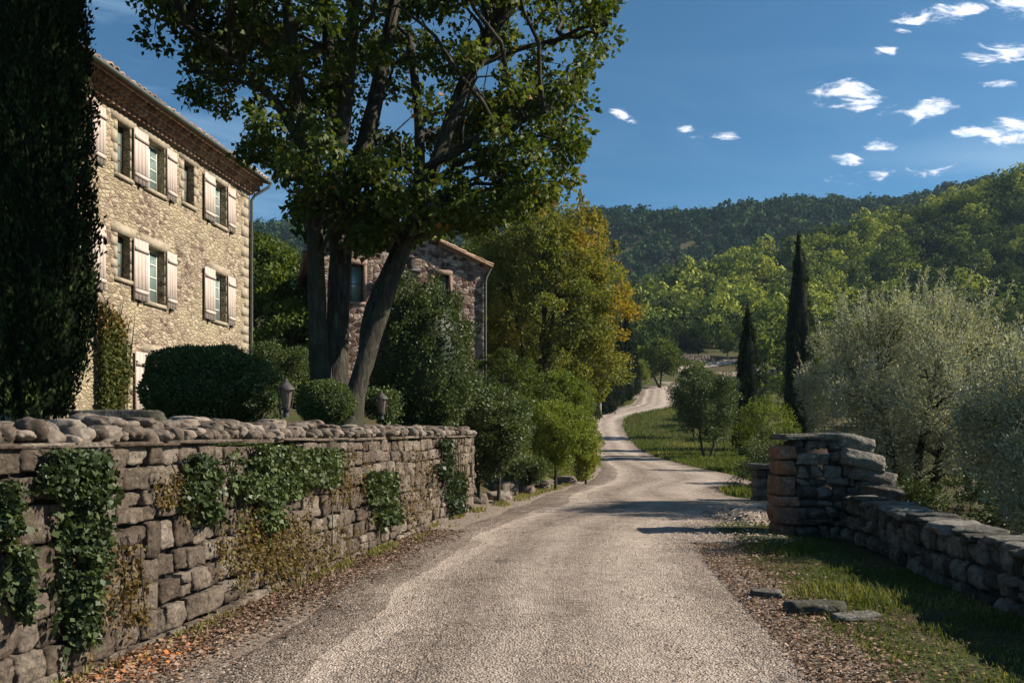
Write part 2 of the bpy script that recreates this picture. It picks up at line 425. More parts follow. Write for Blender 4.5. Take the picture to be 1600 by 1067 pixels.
# ------------------------------------------------------------------ ground sheet and road
us = np.concatenate([-np.geomspace(420, 12, 40), np.arange(-11.5, -1.0, .5), np.arange(-1.0, -.5, .1), np.arange(-.5, -.1, .03), np.arange(-.1, 9, .18), np.arange(9, 30, .7), np.geomspace(30, 560, 42)])
ys = np.concatenate([np.arange(-12, 3, 1.0), np.arange(3, 15.5, .2), np.arange(15.5, 17, .06), np.arange(17, 30, .35), np.arange(30, 120, 1.1), np.arange(120, 600, 6), np.arange(600, 640, 10)])
UU, YY = np.meshgrid(us, ys)
XX = UU + leftx(np.minimum(YY, 100)) * (1 - sstep(60, 160, YY)) 
ZZg = H(XX, YY)
dr = np.abs(XX - roadx(np.clip(YY, -9, 149))) - roadw(np.clip(YY, -9, 149))
ZZg = ZZg - 0.05 * (1 - sstep(-.35, .0, dr)) * (YY < 149) + 0.012 * vnoise(XX, YY, 5, 9) * (YY < 30)
V = np.stack([XX, YY, ZZg], -1).reshape(-1, 3)
ny, nx = XX.shape
prox = (1 - sstep(0, np.where(XX > roadx(np.clip(YY, -9, 149)), .42, 1.9), dr + .25 * vnoise(XX, YY, 1.7, 61))) * (YY < 149)
prox = prox[:-1, :-1].reshape(-1)
i = np.arange(ny - 1)[:, None] * nx + np.arange(nx - 1)[None]
F = np.stack([i, i + 1, i + nx + 1, i + nx], -1).reshape(-1, 4)
mb = MB(); mb.add(V, F, prox)
tag(mb.build('ground', M['ground'], smooth=True), kind='structure')

mb = MB()
yr = np.concatenate([np.arange(-6, 30, .2), np.arange(30, 140, .5)])
na = 24
ua = np.linspace(0, 1, na + 1)
rg0 = np.random.default_rng(4)
edgeL = 0.14 * vnoise(yr, yr * 0, 2.1, 21) + .05 * vnoise(yr, yr * 0, 9, 22); edgeR = 0.18 * vnoise(yr, yr * 0, 1.7, 23) + .06 * vnoise(yr, yr * 0, 8, 24)
# the side track towards the gateway widens the road on the right
wid = 2.4 * np.exp(-((yr - 17.2) / 2.1) ** 2) + .9 * np.exp(-((yr - 27) / 4.5) ** 2)
xl = roadx(yr) - roadw(yr) + edgeL; xr = roadx(yr) + roadw(yr) + edgeR + wid
Xr = xl[:, None] * (1 - ua) + xr[:, None] * ua
Yr = yr[:, None] + 0 * ua
crown = 0.03 * (1 - (2 * ua - 1) ** 2)
Zr = H(roadx(yr), yr)[:, None] + crown[None] + .004 + 0.012 * vnoise(Xr, Yr, 3, 6) - .02 * np.exp(-((ua - .2) / .06) ** 2) - .02 * np.exp(-((ua - .78) / .06) ** 2)
Zr[:, 0] -= .05; Zr[:, -1] -= .05
V = np.stack([Xr, Yr, Zr], -1).reshape(-1, 3); n_ = na + 1
i = np.arange(len(yr) - 1)[:, None] * n_ + np.arange(na)[None]
F = np.stack([i, i + 1, i + n_ + 1, i + n_], -1).reshape(-1, 4)
vv_ = np.broadcast_to((ua[:-1] + ua[1:]) / 2, (len(yr) - 1, na)).reshape(-1)
mb.add(V, F, vv_)
tag(mb.build('road', M['road'], smooth=True), kind='structure')

# ------------------------------------------------------------------ stones
def cube_sphere(n):
    key = {}; V = []; F = []
    g = np.linspace(-1, 1, n + 1)
    for ax in range(3):
        for sg in (-1, 1):
            idx = {}
            for a in range(n + 1):
                for b in range(n + 1):
                    p = [0, 0, 0]; p[ax] = sg; p[(ax + 1) % 3] = g[a]; p[(ax + 2) % 3] = g[b]
                    k = tuple(np.round(p, 5))
                    if k not in key: key[k] = len(V); V.append(p)
                    idx[a, b] = key[k]
            for a in range(n):
                for b in range(n):
                    q = (idx[a, b], idx[a + 1, b], idx[a + 1, b + 1], idx[a, b + 1])
                    F.append(q if sg > 0 else q[::-1])
    return np.array(V, float), np.array(F, int)
CS = {n: cube_sphere(n) for n in (2, 3, 4, 6, 8)}
def stone(mb, c, size, rng, n=4, round_=.45, rough=.12, ax=(1, 0, 0), ay=(0, 1, 0), v=None):
    """rounded lumpy stone: round_=0 box .. 1 ellipsoid"""
    V, F = CS[n]
    S = unit(V); Vr = V * (1 - round_) + S * (round_ * 1.12)
    q = rng.uniform(0, 6.28, (5, 3)); k = rng.normal(size=(5, 3)) * 2.0
    d = sum(np.sin(V @ k[j] + q[j, 0]) for j in range(5)) / 5
    k2 = rng.normal(size=(4, 3)) * 5
    d2 = sum(np.sin(V @ k2[j] + q[j, 1]) for j in range(4)) / 4
    Vr = Vr * (1 + rough * d + rough * .45 * d2)[:, None]
    sh = rng.normal(size=2) * .08
    Vr[:, 0] += sh[0] * Vr[:, 2]; Vr[:, 1] *= 1
    Vr = Vr * (np.array(size) / 2)
    ax = np.array(ax, float); ay = np.array(ay, float); az = np.cross(ax, ay)
    W = np.array(c) + Vr[:, :1] * ax + Vr[:, 1:2] * ay + Vr[:, 2:3] * az
    mb.add(W, F, rng.random() if v is None else v)

def stone_wall(mb, p0, p1, z0, top, rng, thick, face=1, course=(.15, .24), length=(.16, .38), round_=.35, rough=.12, n=4, wonk=.02, both=False):
    """courses of stones along p0->p1; face +1 = the right-hand side"""
    p0 = np.array(p0, float); p1 = np.array(p1, float); d = p1 - p0; Lw = np.linalg.norm(d); d = d / Lw
    nrm = np.array([d[1], -d[0]]) * face
    z = z0; ph = rng.uniform(0, 6, 3)
    while z < top - .05:
        ch = rng.uniform(*course); 
        if top - z - ch < .08: ch = top - z
        s = -rng.uniform(0, .15)
        while s < Lw:
            l = rng.uniform(*length) * (1 if rng.random() > .12 else 1.35)
            if s + l > Lw: l = Lw - s + .02
            if l < .07: break
            hh = ch * rng.uniform(.88, 1.06); zc = z + ch / 2 + wonk * math.sin(s * 1.3 + ph[0] + z * 3) + rng.normal() * .006
            parts = [(hh, zc)]
            if ch > .19 and rng.random() < .12: parts = [(hh * .48, zc - ch * .25), (hh * .48, zc + ch * .25)]
            for (h1, z1) in parts:
                out = rng.normal() * .014
                dep = min(.22, thick * .6)
                for sd in ((1, -1) if both else (1,)):
                    off = (thick / 2 - dep / 2 + out) * sd
                    c2 = p0 + d * (s + l / 2) + nrm * off
                    stone(mb, (c2[0], c2[1], z1), (l * .985, dep, h1 * .985), rng, n, round_ * rng.uniform(.6, 1.5), rough, (d[0], d[1], 0), (-d[1], d[0], 0))
            s += l
        z += ch

rng = np.random.default_rng(11)
# --- left retaining wall
W0 = np.array([float(wallx(3.0)) - .22, 3.0]); W1 = np.array([float(wallx(16.5)) - .22, 16.5])
lw = thing('stone_wall', (float(W0[0]), float(W0[1]), 0), 'long brown squared-block retaining wall on the left, hung with ivy, garden above it', 'wall')
mb = MB(); stone_wall(mb, W0, W1, -.08, 1.55, rng, .44, 1, (.16, .27), (.13, .28), .26, .17, 8, wonk=.03)
Wr = W1 + np.array([-3.4, .5])
stone_wall(mb, W1 + np.array([0.1, -.02]), Wr, -.08, 1.52, rng, .40, 1, (.15, .22), (.15, .32), .4, .12, 4)
mb.build('block_face', M['wall'], lw, True)
mb = MB()
dW = (W1 - W0) / np.linalg.norm(W1 - W0); nW = np.array([dW[1], -dW[0]])
LW = np.linalg.norm(W1 - W0)
cc_ = (W0 + W1) / 2
mb.box((cc_[0], cc_[1], .72), (LW, .26, 1.6), (dW[0], dW[1], 0), (-dW[1], dW[0], 0))
cr_ = (W1 + Wr) / 2; dr_ = (Wr - W1) / np.linalg.norm(Wr - W1)
mb.box((cr_[0], cr_[1] - .1, .72), (np.linalg.norm(Wr - W1), .26, 1.5), (dr_[0], dr_[1], 0), (-dr_[1], dr_[0], 0))
mb.build('mortar_core', M['core'], lw)
# slab course
mb = MB(); s = 0
while s < LW:
    l = rng.uniform(.45, .95); l = min(l, LW - s + .03)
    c2 = W0 + dW * (s + l / 2) + nW * (.02 + rng.normal() * .012)
    stone(mb, (c2[0], c2[1], 1.565 + rng.normal() * .004), (l * .99, .48, .034), rng, 8, .12, .06, (dW[0], dW[1], 0), (-dW[1], dW[0], 0))
    s += l
mb.build('slab_course', M['wall'], lw, True)
# cobbles laid on top
mb = MB()
for row, (zc, off, sz) in enumerate([(1.63, .13, .11), (1.63, -.12, .115), (1.70, .02, .09), (1.74, -.14, .09)]):
    s = 2.3 if row == 2 else 0
    if row == 3: s = 4.0
    while s < LW - .05 * row:
        yk = W0[1] + dW[1] * s
        l = rng.uniform(.08, .18)
        if row == 3 and (yk > 9.5): break
        if rng.random() < (.03 if row < 2 else .30): s += l; continue
        c2 = W0 + dW * (s + l / 2) + nW * (off + rng.normal() * .03)
        stone(mb, (c2[0], c2[1], zc + rng.normal() * .016), (l, rng.uniform(.16, .30), sz * rng.uniform(.65, 1.35)), rng, 8, .8, .27, (dW[0], dW[1], 0), (-dW[1], dW[0], 0))
        s += l * .97
mb.build('cobble_coping', M['cobble'], lw, True)

# --- right stone wall with a pier and stepped end
rw = thing('stone_wall', (5.4, 10.0, 0), 'low grey lichened rubble wall on the right, running from the tall pier towards the viewer', 'wall')
A0 = np.array([5.72, 12.9]); A1 = np.array([4.55, 5.6]); A2 = np.array([4.1, 2.5])
mb = MB()
stone_wall(mb, A0, A1, -.3, .56, rng, .46, 1, (.12, .23), (.12, .27), .55, .26, 6, wonk=.045, both=True)
stone_wall(mb, A1, A2, -.3, .56, rng, .46, 1, (.12, .23), (.12, .27), .55, .26, 6, wonk=.045, both=True)
mb.build('rubble_face', M['grey'], rw, True)
mb = MB()
for a, b in ((A0, A1), (A1, A2)):
    d_ = (b - a); l_ = np.linalg.norm(d_); d_ = d_ / l_; c_ = (a + b) / 2
    mb.box((c_[0], c_[1], .12), (l_, .3, .84), (d_[0], d_[1], 0), (-d_[1], d_[0], 0))
mb.build('mortar_core', M['core'], rw)
mb = MB()
for a, b in ((A0, A1), (A1, A2)):
    d_ = (b - a); l_ = np.linalg.norm(d_); d_ = d_ / l_; s = 0
    while s < l_:
        l = rng.uniform(.2, .5)
        c_ = a + d_ * (s + l / 2)
        stone(mb, (c_[0] + rng.normal() * .02, c_[1], .585 + rng.normal() * .02), (l, .50 + rng.normal() * .05, rng.uniform(.07, .13)), rng, 8, .4, .2, (d_[0], d_[1], 0), (-d_[1], d_[0], 0))
        s += l * .98
mb.build('capstones', M['grey'], rw, True)

pier = thing('stone_pier', (4.9, 12.9, 0), 'tall squared stone pier with ochre corner blocks and sloping lichened slabs, right of the road', 'pier')
mb = MB()
# warm quoins on the road-side corner
z = -.1
for h_ in (.22, .30, .17, .34, .26, .24):
    stone(mb, (4.56 + rng.normal() * .012, 12.97 + rng.normal() * .015, z + h_ / 2), (.27 + rng.uniform(-.03, .09), .62, h_ * .97), rng, 8, .28, .10)
    z += h_
mb.build('corner_blocks', M['warm'], pier, True)
mb = MB()
z = -.1
while z < 1.38:
    h_ = rng.uniform(.11, .26)
    if z + h_ > 1.40: h_ = 1.52 - z
    x = 4.70
    xe = 5.45 + .50 * (1 - z / 1.5)
    while x < xe:
        l = rng.uniform(.14, .38)
        if xe - x - l < .1: l = xe - x
        stone(mb, (x + l / 2, 12.98 + rng.normal() * .03, z + h_ / 2 + rng.normal() * .015), (l * 1.0, .66, h_ * rng.uniform(.86, 1.06)), rng, 6, .35 * rng.uniform(.6, 1.6), .2)
        x += l
    z += h_
mb.build('rubble_body', M['grey'], pier, True)
mb = MB(); mb.box((5.1, 12.98, .66), (1.0, .5, 1.5)); mb.build('mortar_core', M['core'], pier)
mb = MB()
stone(mb, (4.84, 12.98, 1.575), (.74, .74, .10), rng, 8, .25, .09, (1, 0, .02), (0, 1, 0), v=.5)
stone(mb, (5.36, 12.98, 1.565), (.60, .74, .13), rng, 8, .25, .09, (.995, 0, -.03), (0, 1, 0), v=.8)
stone(mb, (5.68, 12.96, 1.47), (.62, .74, .27), rng, 8, .30, .09, (.97, 0, -.22), (0, 1, 0), v=.9)
stone(mb, (5.74, 12.86, 1.20), (.72, .80, .29), rng, 8, .26, .10, (.975, 0, -.2), (0, 1, 0), v=.85)
stone(mb, (5.92, 12.84, .93), (.76, .72, .25), rng, 8, .32, .11, (.97, 0, -.22), (0, 1, 0), v=.7)
stone(mb, (6.02, 12.78, .70), (.74, .66, .24), rng, 8, .3, .12, (.98, 0, -.15), (0, 1, 0), v=.3)
mb.build('capstones', M['grey'], pier, True)

p2 = thing('stone_pier', (6.05, 18.6, 0), 'smaller dark stone pier behind the tall pier, on the far side of the gateway', 'pier')
mb = MB(); z = -.1
while z < .72:
    h_ = rng.uniform(.15, .24); x = 5.85
    while x < 6.35:
        l = rng.uniform(.2, .32); stone(mb, (x + l / 2, 18.6, z + h_ / 2), (l, .5, h_), rng, 4, .3, .1); x += l
    z += h_
mb.build('rubble_body', M['grey'], p2, True)
mb = MB(); stone(mb, (6.1, 18.6, .83), (.72, .62, .12), rng, 6, .25, .06, v=.8); mb.build('capstone', M['grey'], p2, True)

# --- loose stones
def rock(px_xyz, size, label, mat='grey', n=8, rough=.2, round_=.5, rot=0., group=None, name='rock', cat='rock', v=None):
    mb = MB(); c, s_ = math.cos(rot), math.sin(rot)
    stone(mb, px_xyz, size, rng, n, round_, rough, (c, s_, 0), (-s_, c, 0), v)
    o = mb.build(name, M[mat], None, True)
    return tag(o, label, cat, group)
for k, (x, y, sz, rt) in enumerate([(2.78, 7.05, (.52, .26, .13), .05), (3.02, 6.75, (.42, .2, .05), .3), (2.55, 7.7, (.3, .2, .08), -.3)]):
    rock((x, y, .03), sz, ['dark flat stone lying in the grass of the right verge, nearest of three', 'pale thin stone half buried in grass behind the dark flat stone', 'small flat stone at the gravel edge, left of the grass tufts'][k], rot=rt, rough=.12, round_=.3, name='flat_stone', cat='stone', v=[.25, .7, .5][k])
for k in range(17):
    yk = 17.6 + k * .5 + rng.normal() * .15; xk = float(leftx(yk)) + rng.uniform(-.9, .25)
    sz = rng.uniform(.28, .75)
    rock((xk, yk, float(H(xk, yk)) + .06), (sz, sz * rng.uniform(.6, 1), sz * rng.uniform(.4, .75)), 'brown boulder in the low bank beyond the end of the retaining wall', 'cobble', 6, .2, .6, rng.uniform(0, 3), 'boulders in the bank below the shrubs')
for k, (px, sz) in enumerate([(15, .22), (50, .2), (100, .22), (172, .30), (135, .24), (208, .2), (240, .16), (75, .17)]):
    yk = 3.89 / (.186 + (800 - px) / FPX) + .25; xk = float(wallx(yk)) - .38 - (k % 3) * .12
    rock((xk, yk, 1.67 + (k == 3) * .04), (sz * .75, sz * .8, sz * .5), 'rounded loose stone lying on top of the retaining wall at its left end', 'cobble', 6, .16, .8, rng.uniform(0, 3), 'loose rounded stones on the wall top')
rock((-5.0, 9.8, 1.80), (1.1, .3, .26), 'long dark stone edging below the cypress beside the box hedge', 'grey', 8, .1, .25, .1, name='garden_edging', cat='edging', v=.1)

# ------------------------------------------------------------------ houses
def masonry_mat(name, stops, scale, mortar, mortar_w=.045, bump=1.0, ax='YZ', stretch=1.9, blotch=None):
    """rubble masonry: stretched voronoi cells, mortar between, per-cell colour"""
    m, t = new_mat(name)
    co = t.n('ShaderNodeTexCoord').outputs['Object']
    wn = t.n('ShaderNodeTexNoise'); t.put(wn.inputs['Vector'], co); wn.inputs['Scale'].default_value = 2.4; wn.inputs['Detail'].default_value = 3
    va = t.n('ShaderNodeVectorMath', operation='SCALE'); t.put(va.inputs[0], wn.outputs['Color']); va.inputs['Scale'].default_value = .16
    vb = t.n('ShaderNodeVectorMath', operation='ADD'); t.put(vb.inputs[0], co); t.put(vb.inputs[1], va.outputs[0])
    mp = t.n('ShaderNodeMapping'); t.put(mp.inputs[0], vb.outputs[0]); mp.inputs['Scale'].default_value = (1, 1, stretch)
    vec = mp.outputs[0]
    vd = t.voro(vec, scale, 'DISTANCE_TO_EDGE', rnd=.85)
    vc = t.n('ShaderNodeTexVoronoi'); t.put(vc.inputs['Vector'], vec); vc.inputs['Scale'].default_value = scale; vc.inputs['Randomness'].default_value = .85
    sc = t.n('ShaderNodeSeparateColor'); t.put(sc.inputs[0], vc.outputs['Color'])
    c = t.ramp(sc.outputs[0], stops)
    n1 = t.noise(co, 9, 8, .7); n2 = t.noise(co, 45, 5, .7); n3 = t.noise(co, .55, 5, .6)
    c = t.mix(1.0, c, t.ramp(n1, [(.3, .6), (.7, 1.25)]), 'MULTIPLY')
    c = t.mix(1.0, c, t.ramp(n2, [(.3, .75), (.65, 1.15)]), 'MULTIPLY')
    if blotch: c = t.mix(t.math('MULTIPLY', t.ramp(n3, [(.42, 0), (.6, 1)]), .65), c, blotch)
    mw = t.math('ADD', vd, t.math('MULTIPLY', t.math('SUBTRACT', n1, .5), .06))
    mk = t.ramp(mw, [(mortar_w * .4, 0), (mortar_w * 2.4, 1)])
    mk = t.math('MAXIMUM', mk, t.math('MULTIPLY', t.ramp(t.noise(co, 2.6, 6, .75, .7), [(.44, 0), (.58, 1)]), .85))
    c = t.mix(mk, t.mix(1.0, (*mortar, 1), t.ramp(n1, [(.3, .5), (.7, 1.2)]), 'MULTIPLY'), c)
    h = t.math('ADD', t.math('MULTIPLY', t.ramp(mw, [(0, 0), (.16, 1)]), .8), t.math('ADD', t.math('MULTIPLY', n1, .9), t.math('MULTIPLY', n2, .3)))
    h = t.math('ADD', h, t.math('MULTIPLY', sc.outputs[1], .5))
    finish(t, c, .95, t.bump(h, bump, .06), .12)
    return m
M['house'] = masonry_mat('house rubble', [(0, (.11, .072, .056)), (.25, (.235, .178, .132)), (.7, (.35, .28, .20)), (1, (.45, .375, .275))], 6.2, (.345, .285, .21), .022, .75, blotch=(.42, .355, .22))
M['house2'] = masonry_mat('gable rubble', [(0, (.07, .038, .028)), (.35, (.17, .10, .078)), (.7, (.36, .26, .195)), (1, (.50, .39, .31))], 3.8, (.34, .255, .20), .05, 1.0, stretch=1.7)
M['quoin'] = plain('dressed stone', (.33, .275, .20), .9, nscale=9, var=.35, bump=.4)
M['quoin2'] = plain('reddish dressed stone', (.24, .165, .125), .9, nscale=9, var=.4, bump=.5)
M['shutter'] = plain('weathered shutter paint', (.47, .385, .33), .8, nscale=5, var=.16, bump=.1)
M['iron'] = plain('dark iron', (.035, .03, .028), .6, nscale=20)
M['tile'] = stone_mat('clay tile', [(0, (.17, .095, .06)), (.5, (.29, .18, .12)), (1, (.40, .28, .20))], (.30, .29, .22), .4, 1.0)
M['pipe'] = plain('green grey zinc', (.10, .115, .10), .5, .3)
M['frame'] = plain('window paint', (.62, .62, .56), .6, var=.1)
M['dkwood'] = plain('dark wood', (.10, .06, .04), .8, nscale=12, var=.4)
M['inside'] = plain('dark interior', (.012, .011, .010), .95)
m, t = new_mat('window glass'); finish(t, (.16, .22, .20), .12, spec=1.0); M['glass'] = m  # green-grey base paints the reflected sky into the panes

# --- house 1
hx0, hk = -11.8, .1375
hn = np.array([1, -hk, 0]) / math.hypot(1, hk); hd = np.array([hk, 1, 0]) / math.hypot(1, hk)
def hp(Y, z, out=0.): return np.array([hx0 + hk * Y, Y, z]) + hn * out
def YF(px): return 11.8 / (hk + (800 - px) / FPX)
def zF(px, py): return EYE + (675 - py) / FPX * YF(px)
HY0, HY1, HZ0, HZ1 = 15.7, 24.55, 1.5, 9.42
h1 = thing('stone_house', tuple(hp(HY1, HZ0)), 'tall pale-stone farmhouse with beige shutters and tiled eaves, behind the cypress', 'house')
# openings: (px0, px1, zlow, zhigh, kind)
zu0, zu1, zl0, zl1 = 7.78, 9.02, 4.93, 6.33
ops = [(100, 140, zu0, zu1, 's'), (183, 203, 7.75, 9.0, 'n'), (228, 257, zu0, zu1, 's'), (287, 303, 7.9, 9.05, 'n'), (333, 353, zu0, zu1, 's'),
       (100, 140, zl0, zl1, 's'), (183, 203, 5.3, 6.35, 'n'), (228, 257, zl0, zl1, 's'), (333, 353, zl0, zl1, 's'), (232, 262, 1.9, 3.62, 'd')]
def hole_wall(mb, fp, s0, s1, z0, z1, holes, depth, res=.5):
    """front skin with rectangular holes plus their reveals. fp(s,z,out)->point"""
    sb = sorted(set([s0, s1] + [v for h in holes for v in h[:2]])); zb = sorted(set([z0, z1] + [v for h in holes for v in h[2:4]]))
    for a, b in zip(sb[:-1], sb[1:]):
        for c, d_ in zip(zb[:-1], zb[1:]):
            if any(h[0] <= a and b <= h[1] and h[2] <= c and d_ <= h[3] for h in holes): continue
            mb.add([fp(a, c, 0), fp(b, c, 0), fp(b, d_, 0), fp(a, d_, 0)], [(0, 1, 2, 3)])
    for (a, b, c, d_) in [h[:4] for h in holes]:
        mb.add([fp(a, c, 0), fp(a, d_, 0), fp(a, d_, -depth), fp(a, c, -depth)], [(0, 1, 2, 3)])
        mb.add([fp(b, c, -depth), fp(b, d_, -depth), fp(b, d_, 0), fp(b, c, 0)], [(0, 1, 2, 3)])
        mb.add([fp(a, d_, 0), fp(b, d_, 0), fp(b, d_, -depth), fp(a, d_, -depth)], [(0, 1, 2, 3)])
        mb.add([fp(a, c, -depth), fp(b, c, -depth), fp(b, c, 0), fp(a, c, 0)], [(0, 1, 2, 3)])
mb = MB()
holes = [(YF(a), YF(b), c, d_) for a, b, c, d_, k in ops]
hole_wall(mb, hp, HY0, HY1, HZ0, HZ1, holes, .26)
DEP = 8.0
for Y in (HY0, HY1):
    q = [hp(Y, HZ0, 0), hp(Y, HZ0, -DEP), hp(Y, HZ1, -DEP), hp(Y, HZ1 + 1.25, -DEP / 2), hp(Y, HZ1, 0)]
    mb.add(q, [(0, 1, 2, 4)]); mb.add(q, [(2, 3, 4)])
mb.add([hp(HY0, HZ0, -DEP), hp(HY1, HZ0, -DEP), hp(HY1, HZ1, -DEP), hp(HY0, HZ1, -DEP)], [(0, 1, 2, 3)])
mb.build('wall', M['house'], h1)
def hbox(mb, Y0, Y1, z0, z1, o0, o1, v=.5):
    c = (hp(Y0, z0, o0) + hp(Y1, z1, o1)) / 2
    mb.box(c, (np.linalg.norm(hp(Y1, 0) - hp(Y0, 0)), o1 - o0, z1 - z0), hd, -hn, v)
# corner quoins and dressed surrounds
mb = MB(); z = 2.0; k = 0
while z < 9.3:
    l = .48 if k % 2 else .28; hh = rng.uniform(.26, .36)
    hbox(mb, HY1 - l, HY1 + .03, z, min(z + hh - .012, 9.38), -.2, .022); z += hh; k += 1
mb.build('corner_stones', M['quoin'], h1)
for (a, b, c, d_, kd) in ops:
    y0, y1 = YF(a), YF(b); zz = c; k = 0; mb = MB()
    hbox(mb, y0 - .22, y1 + .22, d_ + .003, d_ + .24, -.12, .02)
    while zz < d_ - .02:
        hh = min(rng.uniform(.2, .34), d_ - zz)
        l = .12 + .1 * (k % 2)
        hbox(mb, y0 - l, y0 - .003, zz, zz + hh - .01, -.12, .016); hbox(mb, y1 + .003, y1 + l, zz, zz + hh - .01, -.12, .016); zz += hh; k += 1
    mb.build('window_surround', M['quoin'], h1)
def shutter(parent, y0, y1, z0, z1, o=.05, mat='shutter', hinge_side=0):
    mb = MB(); nb = 4; wv = (y1 - y0) / nb
    for k in range(nb):
        hbox(mb, y0 + k * wv + .004, y0 + (k + 1) * wv - .004, z0, z1, o, o + .028, .5)
    for zz in (z0 + (z1 - z0) * .14, z0 + (z1 - z0) * .84):
        hbox(mb, y0 + .01, y1 - .01, zz - .045, zz + .045, o + .028, o + .052)
    s_ = mb.build('shutter', M[mat], parent)
    mb = MB()
    for zz in (z0 + (z1 - z0) * .14 + .055, z0 + (z1 - z0) * .84 - .055):
        hbox(mb, y0 + .005, y1 - .005, zz - .009, zz + .009, o + .030, o + .046)
        hi = mb.build('hinge', M['iron'], parent); hi.parent = s_; hi.location = (0, 0, 0); mb = MB()
    hbox(mb, (y0 + y1) / 2 - .03, (y0 + y1) / 2 + .03, z0 - .07, z0 - .01, .0, .11)
    ca = mb.build('catch', M['iron'], parent); ca.parent = s_; ca.location = (0, 0, 0)
for (a, b, c, d_, kd) in ops:
    y0, y1 = YF(a), YF(b)
    if kd == 'd':
        shutter(h1, y0 - .62, y0 - .02, c - .1, d_, .05)
        mb = MB(); hbox(mb, y0, y1, c - .1, d_, -.24, -.19); mb.build('door', M['dkwood'], h1); continue
    mb = MB(); fr = .05
    hbox(mb, y0, y1, c, c + fr, -.24, -.19); hbox(mb, y0, y1, d_ - fr, d_, -.24, -.19)
    hbox(mb, y0, y0 + fr, c + fr, d_ - fr, -.24, -.19); hbox(mb, y1 - fr, y1, c + fr, d_ - fr, -.24, -.19)
    if kd == 's': hbox(mb, (y0 + y1) / 2 - .04, (y0 + y1) / 2 + .04, c + fr, d_ - fr, -.24, -.185)
    nrow = 4 if kd == 's' else 3
    for r_ in range(1, nrow):
        zz = c + fr + (d_ - c - 2 * fr) * r_ / nrow
        hbox(mb, y0 + fr, y1 - fr, zz - .014, zz + .014, -.232, -.195)
    fo = mb.build('window', M['frame'] if kd == 's' else M['dkwood'], h1)
    mb = MB(); hbox(mb, y0 + .01, y1 - .01, c + .01, d_ - .01, -.22, -.21); g = mb.build('pane', M['glass'], h1); g.parent = fo; g.location = (0, 0, 0)
    mb = MB(); hbox(mb, y0 - .1, y1 + .1, c - .09, c - .002, -.18, .06); g = mb.build('sill', M['quoin'], h1); g.parent = fo; g.location = (0, 0, 0)
    if kd == 's':
        wv = .56
        shutter(h1, y0 - wv - .02, y0 - .02, c - .04, d_ + .03, .06)
        shutter(h1, y1 + .02, y1 + wv * .78 + .02, c - .04, d_ + .03, .045)
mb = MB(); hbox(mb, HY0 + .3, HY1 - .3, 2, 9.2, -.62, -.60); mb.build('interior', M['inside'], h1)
# cornice of three tile rows and roof
mb = MB()
nT = int((HY1 - HY0) / .19)
for r_, (zz, o_) in enumerate([(9.32, .14), (9.45, .28), (9.58, .42)]):
    hbox(mb, HY0 - .1, HY1 + .12, zz + .062, zz + .085, -.3, o_ + .02, .4)
    for k in range(nT + 2):
        Y = HY0 + (k + (r_ % 2) * .5) * .19
        a = hp(Y, zz, -.02); b = hp(Y, zz, o_)
        mb.tube([a, b], [.078, .078], 8, rng.random())
mb.build('cornice', M['tile'], h1)
def tiled_roof(name, parent, p_eave0, p_eave1, p_ridge0, p_ridge1, amp=.045, pitch=.2, rows=10, mat='tile'):
    a0, a1, b0, b1 = [np.array(p, float) for p in (p_eave0, p_eave1, p_ridge0, p_ridge1)]
    Lr = np.linalg.norm(a1 - a0); nc = max(int(Lr / pitch), 2) * 6
    uu_ = np.linspace(0, 1, nc + 1); mb = MB()
    nrm = np.cross(a1 - a0, b0 - a0); nrm /= np.linalg.norm(nrm); nrm = nrm if nrm[2] > 0 else -nrm
    Ls = np.linalg.norm(b0 - a0)
    for r_ in range(rows):
        v0, v1 = r_ / rows, (r_ + 1) / rows + .02
        P0 = (a0 * (1 - v0) + b0 * v0) * (1 - uu_)[:, None] + (a1 * (1 - v0) + b1 * v0) * uu_[:, None]
        P1 = (a0 * (1 - v1) + b0 * v1) * (1 - uu_)[:, None] + (a1 * (1 - v1) + b1 * v1) * uu_[:, None]
        ht = amp * np.abs(np.sin(uu_ * nc / 6 * np.pi)) * 1.5
        jt = np.repeat(rng.normal(size=nc // 6 + 2), 6)[:nc + 1] * .012
        P0 = P0 + nrm * (ht + .03 + jt)[:, None]; P1 = P1 + nrm * (ht + jt)[:, None]
        Pu = P0 - nrm * .035
        V = np.concatenate([Pu, P0, P1]); n1 = nc + 1
        i = np.arange(nc)
        F = np.concatenate([np.stack([i, i + 1, i + 1 + n1, i + n1], -1), np.stack([i + n1, i + 1 + n1, i + 1 + 2 * n1, i + 2 * n1], -1)])
        cv = rng.random(nc // 6 + 2)[i // 6]
        mb.add(V, F, np.concatenate([cv, cv]))
    # solid under-board
    e = nrm * .01
    Vb = [a0 - e, a1 - e, b1 - e, b0 - e, a0 - nrm * .1, a1 - nrm * .1, b1 - nrm * .1, b0 - nrm * .1]
    mb.add(Vb, [(0, 1, 2, 3), (7, 6, 5, 4), (0, 4, 5, 1), (1, 5, 6, 2), (2, 6, 7, 3), (3, 7, 4, 0)], .3)
    return mb.build(name, M[mat], parent)
tiled_roof('roof', h1, hp(HY0 - .3, 9.72, .56), hp(HY1 + .28, 9.72, .56), hp(HY0 - .3, 11.05, -DEP / 2), hp(HY1 + .28, 11.05, -DEP / 2))
tiled_roof('roof', h1, hp(HY0 - .3, 9.72, -DEP - .5), hp(HY1 + .28, 9.72, -DEP - .5), hp(HY0 - .3, 11.05, -DEP / 2), hp(HY1 + .28, 11.05, -DEP / 2))
mb = MB()
mb.tube([hp(HY0 - .3, 9.66, .62), hp(HY1 + .3, 9.66, .62)], [.055, .055], 8)
mb.build('gutter', M['pipe'], h1)
mb = MB()
